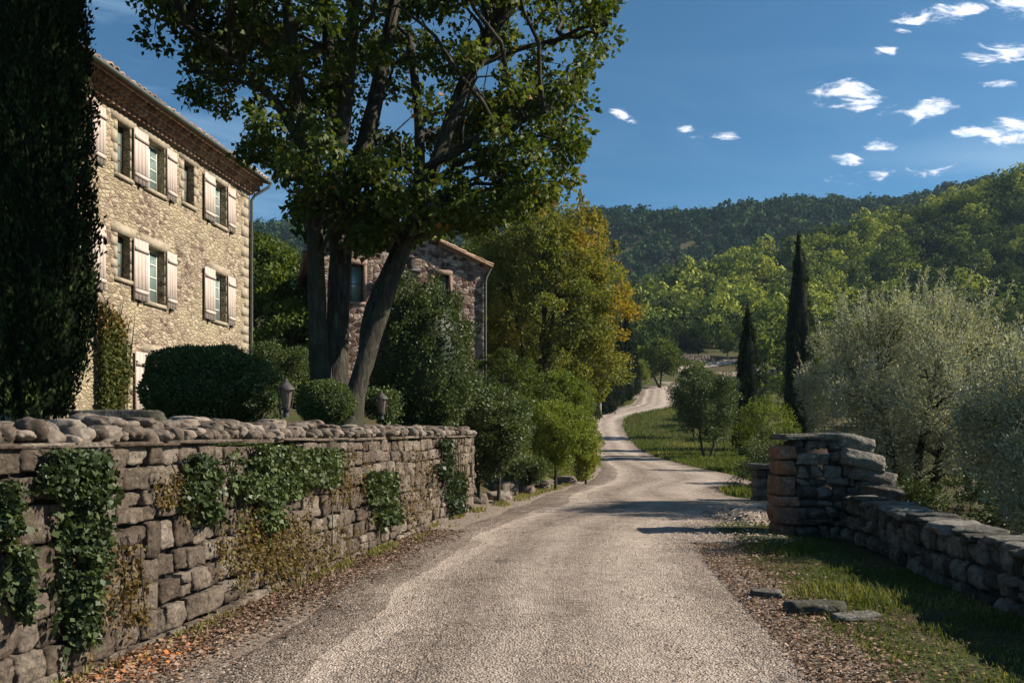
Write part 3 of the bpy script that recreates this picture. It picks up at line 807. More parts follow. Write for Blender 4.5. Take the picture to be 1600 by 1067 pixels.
mb.tube([hp(HY1 + .26, 9.64, .62), hp(HY1 + .2, 9.5, .58), hp(HY1 + .05, 9.22, .2), hp(HY1 + .03, 9.05, .09), hp(HY1 + .03, 1.8, .09)], .045, 10)
mb.build('downpipe', M['pipe'], h1)

# --- house 2: gable end towards the viewer, turned a little to the right
g0 = np.array([-1.15, 31.3, 0]); gd = unit(np.array([-.955, -.297, 0])); gn = np.array([.297, -.955, 0])
GW = 6.75
def gp(s, z, out=0.): return g0 + gd * s + gn * out + np.array([0, 0, z])
zE = 8.45; zP = 9.75
h2 = thing('stone_house', tuple(gp(0, 1.2)), 'reddish rubble-stone house, gable end with low tiled roof, seen behind the big tree trunks', 'house')
mb = MB()
gops = [(1.45, 2.05, 6.95, 7.95), (4.85, 5.75, 6.7, 8.15)]
hole_wall(mb, gp, 0, GW, 1.2, zE, gops, .3)
mb.add([gp(0, zE), gp(GW, zE), gp(GW / 2, zP)], [(0, 1, 2)])
GD = 8.5
mb.add([gp(0, 1.2), gp(0, zE), gp(0, zE, -GD), gp(0, 1.2, -GD)], [(0, 1, 2, 3)])
mb.add([gp(GW, 1.2), gp(GW, zE), gp(GW, zE, -GD), gp(GW, 1.2, -GD)], [(0, 1, 2, 3)])
mb.add([gp(0, 1.2, -GD), gp(GW, 1.2, -GD), gp(GW, zE, -GD), gp(0, zE, -GD)], [(0, 1, 2, 3)])
mb.add([gp(0, zE, -GD), gp(GW, zE, -GD), gp(GW / 2, zP, -GD)], [(0, 1, 2)])
mb.build('wall', M['house2'], h2)
def gbox(mb, s0, s1, z0, z1, o0, o1, v=.5):
    mb.box((gp(s0, z0, o0) + gp(s1, z1, o1)) / 2, (s1 - s0, o1 - o0, z1 - z0), gd, gn, v)
for a, b, c, d_ in gops:
    mb = MB(); gbox(mb, a - .16, b + .16, d_ + .003, d_ + .2, -.1, .02)
    gbox(mb, a - .14, a - .003, c, d_, -.1, .016); gbox(mb, b + .003, b + .14, c, d_, -.1, .016)
    gbox(mb, a - .1, b + .1, c - .1, c - .003, -.25, .04)
    mb.build('window_surround', M['quoin2'], h2)
for k, (a, b, c, d_) in enumerate(gops):
    mb = MB(); f = .05
    gbox(mb, a, b, c, c + f, -.26, -.2); gbox(mb, a, b, d_ - f, d_, -.26, -.2); gbox(mb, a, a + f, c + f, d_ - f, -.26, -.2); gbox(mb, b - f, b, c + f, d_ - f, -.26, -.2)
    gbox(mb, (a + b) / 2 - .02, (a + b) / 2 + .02, c + f, d_ - f, -.255, -.205); gbox(mb, a + f, (a + b) / 2 - .02, (c + d_) / 2 - .015, (c + d_) / 2 + .015, -.25, -.21); gbox(mb, (a + b) / 2 + .02, b - f, (c + d_) / 2 - .015, (c + d_) / 2 + .015, -.25, -.21)
    fo = mb.build('window', M['dkwood'], h2)
    mb = MB(); gbox(mb, a + .01, b - .01, c + .01, d_ - .01, -.24, -.232); g = mb.build('pane', M['glass'], h2); g.parent = fo; g.location = (0, 0, 0)
ov = .22
tiled_roof('roof', h2, gp(-.35, zE - .03, ov), gp(-.35, zE - .03, -GD - .2), gp(GW / 2, zP + .12, ov), gp(GW / 2, zP + .12, -GD - .2))
tiled_roof('roof', h2, gp(GW + .35, zE - .03, ov), gp(GW + .35, zE - .03, -GD - .2), gp(GW / 2, zP + .12, ov), gp(GW / 2, zP + .12, -GD - .2))
mb = MB(); mb.tube([gp(-.3, zE - .12, .05), gp(-.1, zE - .5, .06), gp(-.06, zE - .7, .07), gp(-.06, 1.3, .07)], .045, 8)
mb.build('downpipe', M['pipe'], h2)
# dark iron lantern under the gable
wl = thing('wall_lantern', tuple(gp(3.1, 8.3, .05)), 'dark iron lantern fixed high on the gable wall beside the leaning trunk', 'lamp')
mb = MB()
mb.tube([gp(3.1, 8.2, 0), gp(3.1, 8.32, .3), gp(3.1, 8.42, .5)], .025, 6)
gbox(mb, 2.6, 3.6, 7.98, 8.12, .0, .10)
mb.build('bracket', M['iron'], wl)
mb = MB()
for a, b, r0, r1 in ((8.0, 8.1, .10, .14), (8.1, 8.4, .14, .19), (8.4, 8.52, .23, .03)):
    mb.tube([gp(3.1, a, .5), gp(3.1, b, .5)], [r0, r1], 6)
mb.build('lamp_housing', M['iron'], wl)

# ------------------------------------------------------------------ vegetation builders
def ellip_pts(rng, n, c, r, shell=.55):
    """points in an ellipsoid biased to its outside"""
    d_ = unit(rng.normal(size=(n, 3))); q = rng.uniform(shell ** 3, 1, n) ** (1 / 3)
    return np.array(c) + d_ * q[:, None] * np.array(r)

def branch_to(mb, a, b, r0, r1, rng, sag=.15, n=5, sides=5):
    a = np.array(a); b = np.array(b); L_ = np.linalg.norm(b - a)
    tt = np.linspace(0, 1, n)[:, None]
    p = a * (1 - tt) + b * tt + np.sin(tt * np.pi) * np.array([0, 0, sag * L_]) + rng.normal(size=(n, 3)) * .03 * L_ * np.sin(tt * np.pi)
    mb.tube(p, np.linspace(r0, r1, n), sides, cap=False)

def spline(pts, n):
    pts = np.array(pts, float); tk = np.arange(len(pts)); q = np.linspace(0, len(pts) - 1, n)
    out = []
    for x in q:
        i_ = min(int(x), len(pts) - 2); f = x - i_
        p0 = pts[max(i_ - 1, 0)]; p1 = pts[i_]; p2 = pts[i_ + 1]; p3 = pts[min(i_ + 2, len(pts) - 1)]
        out.append(.5 * ((2 * p1) + (-p0 + p2) * f + (2 * p0 - 5 * p1 + 4 * p2 - p3) * f * f + (-p0 + 3 * p1 - 3 * p2 + p3) * f ** 3))
    return np.array(out)

def crown(mb, centres, n_per, rad, L, W, rng, vfun, out_c, droop=-.25, jit=.7, flat=.7):
    centres = np.asarray(centres); N = len(centres) * n_per
    idx = np.repeat(np.arange(len(centres)), n_per)
    rr = np.repeat(np.broadcast_to(rad, (len(centres),)) * rng.uniform(.6, 1.25, len(centres)), n_per)[:, None]
    off = unit(rng.normal(size=(N, 3))) * rng.uniform(.15, 1, (N, 1)) ** .55
    C = centres[idx] + off * rr * np.array([1, 1, flat])
    axis = unit(off + .35 * unit(C - np.array(out_c)) + np.array([0, 0, droop]))
    cv = rng.uniform(-.15, .15, len(centres))[idx]
    v = np.clip(vfun(C) + cv + rng.normal(size=N) * .14, 0, 1)
    leaves(mb, C, L, W, axis, rng, v, .3, jit)

def ball_bush(name, c, r, mat, label, cat, rng, n=9000, L=.035, W=.55, lump=.05, v0=.5, group=None, flatbase=True, sq=2.0, core=True, jit=.8, trunk=None):
    """clipped or round shrub: stems + foliage over a solid core in the darkest leaf tint"""
    root = thing(name, (c[0], c[1], c[2] - r[2]), label, cat, group)
    q = rng.normal(size=(n, 3)); d_ = np.sign(q) * np.abs(unit(q)) ** (2 / sq); d_ = d_ / (np.sum(np.abs(d_) ** sq, 1) ** (1 / sq))[:, None]
    lm = 1 + lump * (np.sin(d_ @ rng.normal(size=3) * 5 + 1) + np.sin(d_ @ rng.normal(size=3) * 9)) + rng.normal(size=n) * lump * .5
    dep = 1 - np.abs(rng.normal(size=n)) * .05
    C = np.array(c) + d_ * np.array(r) * (lm * dep)[:, None]
    mb = MB()
    leaves(mb, C, L, W, unit(d_ + np.array([0, 0, .3])), rng, np.clip(v0 + rng.normal(size=n) * .2, 0, 1), .3, jit)
    if core:  # solid core, inner shade put in as the darkest tint
        V, F = CS[8]; S = unit(V); S2 = np.sign(S) * np.abs(S) ** (2 / sq); S2 = S2 / (np.sum(np.abs(S2) ** sq, 1) ** (1 / sq))[:, None]
        mb.add(np.array(c) + S2 * np.array(r) * .88, F, .0)
    mb.build('foliage', M[mat], root)
    mb = MB()
    for k in range(3):
        a = np.array([c[0] + rng.normal() * .04, c[1] + rng.normal() * .04, c[2] - r[2] - .1]); 
        if trunk: a[2] = trunk
        mb = MB(); branch_to(mb, a, np.array(c) + rng.normal(size=3) * np.array(r) * .3, .035, .015, rng, 0)
        mb.build('stem', M['bark'], root, True)
    return root

def loose_shrub(name, c, r, mat, label, cat, rng, ncl=60, per=110, L=.06, W=.5, crad=.28, base=None, group=None, vfun=None, stem_r=.05, shell=.5, upright=0.0):
    root = thing(name, (c[0], c[1], base if base is not None else c[2] - r[2]), label, cat, group)
    ce = ellip_pts(rng, ncl, c, r, shell)
    mb = MB(); crown(mb, ce, per, crad, L, W, rng, vfun or (lambda C: .5 + 0 * C[:, 0]), c, -.1 + upright)
    mb.build('crown', M[mat], root)
    b = np.array([c[0], c[1], root.location[2] - .1]); mb = MB()
    top = np.array([c[0] + rng.normal() * .1, c[1], c[2]])
    tr = spline([b, (b + top) / 2 + rng.normal(size=3) * .05 * r[2], top], 8)
    mb.tube(tr, np.linspace(stem_r, stem_r * .4, 8), 8, rng=rng, rough=.1)
    for p in ce[::2]:
        k = min(int(rng.uniform(.35, .95) * 8), 7); branch_to(mb, tr[k], p, stem_r * .3, .006, rng, .08, 4, 4)
    mb.build('trunk', M['bark'], root, True)
    return root

def cypress(name, x, y, z0, h, r, label, rng, n=12000, L=.09, group=None, core_v=.0):
    root = thing(name, (x, y, z0), label, 'cypress tree', group)
    def prof(q): return np.minimum(1, (q / .10 + .35)) ** .6 * np.clip(1 - q ** 2.3, 0, 1) ** .85
    # vertical sprays
    nc = max(n // 26, 60)
    q = rng.uniform(.0, 1, nc) ** .92; th = rng.uniform(0, 2 * np.pi, nc)
    lob = 1 + .12 * np.sin(3 * th + 5 * q) + .09 * np.sin(7 * th - 9 * q + 1) + .12 * rng.normal(size=nc)
    rr = r * prof(q) * lob
    Cc = np.stack([x + rr * np.cos(th), y + rr * np.sin(th), z0 + .15 + q * (h - .15)], -1)
    idx = np.repeat(np.arange(nc), 26); N = len(idx)
    off = rng.normal(size=(N, 3)) * np.array([.3, .3, 1.5]) * L
    outw = np.stack([np.cos(th), np.sin(th), 0 * th], -1)[idx]
    C = Cc[idx] + off - outw * rng.uniform(0, 1.3, (N, 1)) * L
    mb = MB()
    leaves(mb, C, L, .42, unit(outw * .35 + np.array([0, 0, 1.0])), rng, np.clip(.5 + rng.normal(size=N) * .2 + rng.uniform(-.2, .2, nc)[idx], 0, 1), .2, .3)
    qs = np.linspace(0, .99, 16)
    pts = np.stack([x + 0 * qs, y + 0 * qs, z0 + .15 + qs * (h - .2)], -1)
    mb.tube(pts, r * prof(qs) * .86 + .01, 14, .0, rng=rng, rough=.08)  # solid core in the darkest tint, added to block light inside the sprays
    mb.build('foliage', M['cypress'], root)
    mb = MB(); mb.tube([(x, y, z0 - .15), (x, y, z0 + .5)], [r * .16, r * .13], 8); mb.build('trunk', M['bark'], root, True)
    return root

# ------------------------------------------------------------------ the big multi-stemmed tree
rt = np.random.default_rng(77)
TY = 13.0
bt = thing('broadleaf_tree', (-3.1, TY, 1.75), 'huge multi-stemmed broadleaf tree towering over the wall, leafy crown filling the upper left', 'tree')
def Q(px, py, Y): return tuple(P(px, py, Y))
limbs = [
 ([Q(503, 660, 13), Q(502, 600, 13), Q(497, 520, 13), Q(494, 420, 12.9), Q(488, 300, 12.7), Q(472, 180, 12.4), Q(455, 60, 12.2), Q(440, -80, 12)], [.28, .19, .155, .14, .125, .11, .095, .07]),
 ([Q(525, 655, 13.2), Q(524, 600, 13.2), Q(527, 520, 13.3), Q(532, 400, 13.4), Q(536, 330, 13.5), Q(520, 200, 13.7), Q(512, 60, 13.8), Q(505, -100, 13.9)], [.33, .22, .195, .19, .175, .13, .10, .08]),
 ([Q(534, 350, 13.5), Q(556, 270, 13.6), Q(577, 200, 13.7), Q(600, 90, 14), Q(625, -40, 14.2)], [.19, .16, .15, .12, .09]),
 ([Q(530, 395, 13.4), Q(522, 300, 13.1), Q(540, 160, 12.8), Q(552, 20, 12.6), Q(560, -100, 12.5)], [.17, .13, .12, .10, .07]),
 ([Q(545, 668, 12.6), Q(556, 615, 12.7), Q(578, 540, 12.8), Q(608, 450, 12.9), Q(640, 362, 13), Q(682, 250, 13.2), Q(722, 140, 13.2), Q(765, 55, 13.1), Q(810, -10, 13), Q(850, -90, 12.8)], [.24, .16, .145, .13, .125, .11, .12, .10, .09, .06]),
 ([Q(570, 560, 12.8), Q(580, 490, 13.1), Q(618, 400, 13.3), Q(650, 330, 13.5), Q(655, 200, 13.9), Q(640, 60, 14.3)], [.12, .13, .12, .11, .09, .07]),
 ([Q(665, 262, 13.1), Q(720, 235, 12.9), Q(790, 195, 12.6), Q(850, 175, 12.4)], [.07, .055, .04, .02]),
 ([Q(680, 250, 13.2), Q(745, 215, 13.4), Q(800, 205, 13.5)], [.06, .045, .02]),
 ([Q(480, 240, 12.6), Q(430, 160, 12.2), Q(360, 90, 11.9), Q(290, 40, 11.8)], [.09, .07, .05, .02]),
 ([Q(740, 105, 13.1), Q(800, 80, 13.3), Q(880, 60, 13.4)], [.07, .05, .02]),
]
mb = MB(); skel = []
for pts, rad in limbs:
    sp = spline(pts, len(pts) * 4); rs = np.interp(np.linspace(0, 1, len(sp)), np.linspace(0, 1, len(rad)), rad)
    mb.tube(sp, rs, 14, rng=rt, rough=.07); skel.append(sp[len(sp) // 3:])
# root flare
for a in np.linspace(0, 6.28, 9)[:-1]:
    c0 = np.array([-3.05, 13.0, 1.62]); e = np.array([math.cos(a) * .62, math.sin(a) * .5, 0])
    mb.tube([c0 + e * .25 + [0, 0, .42], c0 + e * .6 + [0, 0, .2], c0 + e * 1.1], [.14, .11, .05], 8)
mb.build('trunk', M['bark'], bt, True)
skel = np.vstack(skel)
# crown clusters, lumpy: grouped in boughs so that sky shows between
boughs = ellip_pts(rt, 150, (-2.45, TY, 9.3), (4.2, 3.7, 4.55), .30)
boughs = boughs[(boughs[:, 2] > 4.9) & (boughs[:, 2] < 12.2)]
extra = np.array([Q(220, 70, 12), Q(245, 30, 12), Q(290, 110, 12), Q(350, 190, 12.3), Q(365, 215, 12), Q(330, 60, 12), Q(435, 285, 12.5), Q(445, 340, 13), Q(400, 200, 12), Q(935, 55, 13), Q(950, 40, 13), Q(905, 120, 13.2), Q(925, 195, 13), Q(925, 255, 13), Q(880, 285, 13.2), Q(830, 300, 13), Q(545, 290, 11.8), Q(520, 300, 11.9), Q(575, 310, 12), Q(540, 330, 12.0),
   Q(690, 320, 12), Q(740, 335, 12.3), Q(780, 320, 12.5), Q(650, 350, 12.4), Q(700, 370, 13), Q(820, 250, 13), Q(760, 270, 12), Q(620, 300, 12), Q(600, 345, 12.3), Q(470, 330, 13.5), Q(460, 270, 12), Q(870, 220, 12.6), Q(620, 370, 13.2), Q(780, 360, 13.6), Q(560, 370, 14), Q(590, 378, 14.5), Q(620, 382, 15), Q(560, 345, 13.8), Q(600, 350, 14.4), Q(640, 340, 14.6), Q(520, 365, 14.2), Q(450, 320, 13), Q(480, 300, 12.2), Q(500, 250, 12), Q(800, 315, 13.6), Q(840, 300, 13.4)])
boughs = np.vstack([boughs, extra])
def inside_outline(p, m=0):
    x_ = 800 + p[:, 0] / p[:, 1] * FPX; y_ = 675 - (p[:, 2] - EYE) / p[:, 1] * FPX
    lft = np.interp(y_, [-400, 0, 60, 130, 200, 240, 280, 330, 390], [120, 190, 215, 285, 345, 385, 440, 460, 480]) + 12 * np.sin(y_ * .07)
    rgt = np.interp(y_, [-400, 0, 60, 130, 200, 300, 330, 390], [980, 965, 965, 940, 935, 930, 850, 760])
    bot = np.interp(x_, [400, 470, 510, 560, 640, 690, 730, 850, 960], [325, 362, 380, 385, 385, 350, 355, 325, 285])
    return (x_ > lft + m) & (x_ < rgt - m) & (y_ < bot)
boughs = boughs[inside_outline(boughs, 12)]
cl = []
for b in boughs:
    k = rt.integers(6, 10)
    cl.append(b + rt.normal(size=(k, 3)) * np.array([.5, .5, .33]))
cl = np.vstack(cl); cl = cl[inside_outline(cl, 8)]
hid = np.zeros(len(cl), bool)                       # the inner limbs are bare: few leaves grow right in front of them
for sp in skel:
    dd = np.abs(cl[:, 0] / cl[:, 1] - sp[0] / sp[1]) * 13 + np.abs(cl[:, 2] / cl[:, 1] - (sp[2] + (EYE - EYE)) / sp[1]) * 6
    hid |= (dd < .42) & (cl[:, 1] < sp[1] + .1) & (sp[2] > 4)
cl = cl[~(hid & (rt.random(len(cl)) < .72))]
mb = MB()
for b in boughs:
    j = np.argmin(np.sum((skel - b) ** 2, 1) + 6 * np.maximum(skel[:, 2] - b[2] + .3, 0)); branch_to(mb, skel[j], b, .045, .018, rt, .06, 6, 5)
j2 = 0
for p in cl:
    j = np.argmin(np.sum((boughs - p) ** 2, 1)); branch_to(mb, boughs[j], p, .015, .004, rt, .05, 3, 3)
mb.build('branches', M['bark'], bt, True)
mb = MB()
def vbt(C): return .42 + .10 * sstep(-2.5, 1.2, C[:, 0]) + .14 * vnoise(C[:, 0] + C[:, 1], C[:, 2], 1.4, 31) + .45 * (rt.random(len(C)) > .985)  # leaf tint made lighter to the right, sun side painted in
crown(mb, cl, 96, .31, .105, .72, rt, vbt, (-2.4, 13, 8), -.45, .75, .75)
mb.build('crown', M['plane'], bt)
print('bigtree clusters', len(cl))

# ------------------------------------------------------------------ left cypress and garden
rg = np.random.default_rng(5)
cypress('cypress_tree', -7.0, 11.2, 1.75, 17, .66, 'massive near-black cypress at the left edge, in front of the house', rg, 170000, .085)
def gz(x, y): return float(H(x, y))
hx_, hy_ = P(322, 600, 12.6)[:2]
ball_bush('box_hedge', (hx_ + .04, hy_, 2.36), (1.02, .85, .72), 'box', 'large clipped dark box dome on the terrace in front of the house', 'shrub', rg, 30000, .045, .6, .04, .62, sq=2.25)
x_, y_ = P(408, 615, 12.2)[:2]
loose_shrub('leafy_shrub', (x_ + .02, y_, 2.25), (.36, .4, .46), 'laurel', 'loose grey-green shrub growing against the right side of the big box dome', 'shrub', rg, 40, 130, .05, .5, .16, base=1.8)
x_, y_ = P(509, 628, 11.3)[:2]
ball_bush('box_ball', (x_, y_, 2.08), (.41, .41, .33), 'box', 'clipped round box ball at the foot of the big tree, just above the wall', 'shrub', rg, 12000, .032, .6, .03, .62)
x_, y_ = P(655, 575, 16.5)[:2]
ball_bush('conical_shrub', (x_, y_, 3.1), (1.12, 1.1, 1.75), 'laurel', 'tall dark egg-shaped evergreen shrub to the right of the leaning trunk', 'shrub', rg, 26000, .07, .55, .08, .42, sq=2.2)
for (px, py, Y, rx, rz, mt, lb) in [(440, 565, 19, .75, .55, 'box', 'low rounded hedge between the farmhouse corner and the tree trunks'),
        (715, 610, 17.5, .55, .8, 'laurel', 'slim leafy shrub hugging the right side of the egg-shaped evergreen'),
        (600, 632, 13.2, .3, .2, 'laurel', 'small grey-green plant behind the second garden lantern')]:
    c = P(px, py, Y)
    loose_shrub('leafy_shrub', c, (rx, rx, rz), mt, lb, 'shrub', rg, int(45 * rx / .5), 120, .06, .5, .22, base=gz(c[0], c[1]))
for (px, py, Y, rx, rz, n_, mt, vv0, lb) in [(778, 665, 17.8, .85, .85, 130, 'laurel', .6, 'broad dense mid-green shrub just beyond the end of the retaining wall'),
        (868, 678, 22, 1.15, .95, 170, 'bright', .62, 'big rounded yellow-green bush beside the road bend'),
        (915, 700, 24.5, .38, .95, 60, 'bright', .80, 'narrow yellowing shrub at the road edge, right of the big yellow-green bush'),
        (825, 735, 20.5, .5, .28, 36, 'laurel', .5, 'low tuft growing among the boulders'),
        (752, 715, 17.6, .5, .5, 50, 'laurel', .35, 'dark undergrowth at the foot of the wall end'),
        (790, 615, 27, 1.5, 1.5, 130, 'bright', .15, 'darker green bush filling the gap under the fine-leaved tree'),
        (870, 625, 31, 1.5, 1.2, 110, 'bright', .45, 'light green bush under the right side of the fine-leaved tree'),
        (905, 655, 36, 1.0, 1.0, 60, 'laurel', .5, 'grey-green bush between the yellow-green bush and the far cypresses')]:
    c = P(px, py, Y); zb_ = gz(c[0], c[1])
    loose_shrub('leafy_shrub', (c[0], c[1], max(c[2], zb_ + rz * .8)), (rx, rx, rz), mt, lb, 'shrub', rg, n_, 120, .065 if Y < 26 else .09, .6, .25, base=zb_, vfun=(lambda C, a=vv0: a + 0 * C[:, 0]))

# climbing plant on the farmhouse
mb = MB(); N = 9000
px_ = rg.uniform(0, 1, N); yv = YF(148) + (YF(203) - YF(148)) * px_
zc = rg.uniform(1.8, 5.0, N); keep = vnoise(yv * 1.0, zc, 2.3, 12) > -.35 - .6 * (zc < 3.6) + .8 * sstep(4.3, 5.1, zc) * 1.0
keep &= (px_ < .75 + .3 * vnoise(zc, zc * 0, 2, 2))
C = np.array([hx0, 0, 0]) + np.stack([hk * yv, yv, zc], -1) + hn * (.04 + np.abs(rg.normal(size=(N, 1))) * .12)
leaves(mb, C[keep], .09, .7, hn * .6 + np.array([0, 0, -.6]), rg, np.clip(rg.random(keep.sum()) * .6 + .35 * sstep(3.4, 4.4, zc[keep]), 0, 1), .2, .6)
cv = thing('climbing_plant', tuple(hp(YF(180), 1.7, .1)), 'creeper turning red and yellow climbing the farmhouse wall beside the cypress', 'climber')
mb.build('leaves', M['redvine'], cv)
mb = MB()
for k in range(6):
    a = hp(YF(165 + k * 6), 1.6, .05); mb.tube(spline([a, a + [0, .1 * rg.normal(), 1.2], a + [0, .3 * rg.normal(), 2.4], a + [0, .4 * rg.normal(), 3.2]], 10), np.linspace(.02, .006, 10), 5)
    mb.build('stem', M['bark'], cv, True); mb = MB()

# garden lanterns
def lantern(px, py_base, Y, h_, label):
    c = P(px, py_base, Y); s_ = h_ / .5
    r = thing('garden_lantern', tuple(c), label, 'lamp', None)
    mb = MB(); mb.tube([c, c + [0, 0, .10 * s_]], [.05 * s_, .035 * s_], 8); mb.tube([c + [0, 0, .1 * s_], c + [0, 0, .13 * s_]], [.09 * s_, .09 * s_], 4); mb.build('post', M['iron'], r)
    mb = MB()
    for a in range(4):
        th = a * math.pi / 2 + .6; e0 = np.array([math.cos(th), math.sin(th), 0])
        mb.tube([c + e0 * .075 * s_ + [0, 0, .13 * s_], c + e0 * .115 * s_ + [0, 0, .38 * s_]], .009 * s_, 4)
    mb.build('frame', M['iron'], r)
    mb = MB(); mb.tube([c + [0, 0, .135 * s_], c + [0, 0, .375 * s_]], [.06 * s_, .1 * s_], 4); mb.build('glass', M['lglass'], r)
    mb = MB(); mb.tube([c + [0, 0, .375 * s_], c + [0, 0, .40 * s_], c + [0, 0, .49 * s_], c + [0, 0, .53 * s_]], [.14 * s_, .135 * s_, .03 * s_, .012 * s_], 4); mb.build('cap', M['iron'], r)
m, t = new_mat('lantern glass'); finish(t, (.13, .10, .08), .2, spec=.5); M['lglass'] = m
lantern(447, 652, 9.2, .44, 'small square-paned garden lantern between the grey-green shrub and the box ball')
lantern(596, 655, 11.4, .40, 'small garden lantern to the right of the leaning trunk')

# ivy and dry creeper on the retaining wall
def ivy(regions, label, mat, n, L, rng, name='ivy', cat='ivy', vr=(.25, .9), thick=.065):
    """regions: (px0,px1,py0,py1) patches seen on the wall face, given as spans along the wall"""
    mb = MB(); Cs = []
    for (a, b, c, d_) in regions:
        m_ = int(n * (b - a) * (d_ - c) / 4000)
        px = rng.uniform(a, b, m_ * 2); py = rng.uniform(c, d_, m_ * 2)
        ex = np.minimum((px - a), (b - px)) / (b - a); ey = (d_ - py) / (d_ - c)
        qx = (px - (a + b) / 2) / (b - a) * 2; qy = (py - (c + d_) / 2) / (d_ - c) * 2
        k = (1.05 - np.abs(qx) ** 2.5 - np.maximum(qy, 0) ** 3 * .9 - np.maximum(-qy, 0) ** 6 * .6 + .75 * vnoise(px, py, .06, int(a)) + .5 * vnoise(px, py, .17, int(c))) > .28 + .25 * rng.random(m_ * 2)
        ex, px, py = ex[k], px[k], py[k]
        for st in range(max(3, int((b - a) / 9))):           # trailing runners
            sx = rng.uniform(a - 6, b + 6); n_ = int(rng.uniform(25, 60)); tt_ = np.sort(rng.random(n_))
            yy0 = rng.uniform(c, (c + d_) / 2); ln = (d_ - c) * rng.uniform(.4, 1.0)
            px = np.concatenate([px, sx + rng.uniform(-16, 16) * tt_ + rng.normal(size=n_) * 1.6]); py = np.concatenate([py, yy0 + ln * tt_]); ex = np.concatenate([ex, 0 * tt_])
        Yw = 3.89 / (.186 + (800 - px) / FPX)
        zz = EYE + (675 - py) / FPX * Yw
        p = np.stack([wallx(Yw), Yw, zz], -1)
        bul = thick * np.abs(rng.normal(size=len(p))) * (.35 + .65 * np.minimum(ex * 4, 1))
        p += np.array([.983, -.183, 0]) * (.03 + bul)[:, None]
        Cs.append(p[p[:, 2] > .02])
    C = np.vstack(Cs)
    r = thing(name, tuple(C.mean(0) * [1, 1, 0] + [0, 0, C[:, 2].min()]), label, cat)
    leaves(mb, C, L * rng.choice([.55, .8, 1.0, 1.35], len(C)), .85, np.array([.6, -.25, -.75]), rng, rng.uniform(*vr, len(C)), .2, .45)
    mb.build('leaves', M[mat], r)
    mb = MB(); zt_ = C[:, 2].max()
    for k in range(7):
        e = C[rng.integers(len(C))]; s_ = e.copy(); s_[2] = min(zt_, 1.6); s_[1] += rng.normal() * .1; s_[0] = float(wallx(s_[1])) + .03; e2 = e.copy(); e2[0] = float(wallx(e[1])) + .03
        mb.tube(spline([s_, (s_ + e2) / 2 + [0.02, .05 * rng.normal(), 0], e2], 6), .007, 4)
        mb.build('stem', M['bark'], r); mb = MB()
ri = np.random.default_rng(8)
ivy([(45, 165, 700, 780), (82, 160, 770, 900), (92, 138, 885, 1010)], 'dark curtain of ivy hanging nearly the full height of the wall, nearest the viewer', 'ivy', 850, .042, ri, vr=(.2, .85))
ivy([(-30, 14, 750, 850), (2, 30, 850, 970)], 'ivy patch at the very left edge of the wall', 'ivy', 800, .04, ri)
ivy([(278, 335, 708, 790), (300, 328, 780, 815)], 'small ivy patch between the dark ivy curtain and the wide bright ivy', 'ivy', 700, .045, ri, vr=(.3, .9))
ivy([(350, 470, 695, 785), (440, 528, 698, 758), (395, 432, 775, 830)], 'wide bright green ivy mat over the upper middle of the wall', 'ivy', 1500, .042, ri, vr=(.55, 1))
ivy([(565, 615, 735, 790), (585, 618, 780, 822)], 'ivy tuft low on the far half of the wall', 'ivy', 1500, .055, ri, vr=(.4, .95))
ivy([(676, 702, 685, 745), (690, 722, 735, 800)], 'narrow dark ivy strand near the far end of the wall', 'ivy', 1900, .06, ri, vr=(.1, .6))
ivy([(100, 230, 850, 985)], 'thin dry creeper low on the near wall beside the dark ivy curtain', 'dryvine', 90, .03, ri, 'creeper', 'creeper', (0, .8), .03)
ivy([(235, 300, 730, 800), (330, 480, 790, 920), (380, 560, 820, 900)], 'sparse yellow-brown creeper over the middle of the wall under the bright ivy', 'dryvine', 230, .03, ri, 'creeper', 'creeper', (0, 1), .03)
ivy([(480, 570, 700, 790), (620, 680, 700, 820), (700, 735, 690, 790)], 'sparse tan creeper on the far third of the wall', 'dryvine', 260, .035, ri, 'creeper', 'creeper', (0, .9), .03)

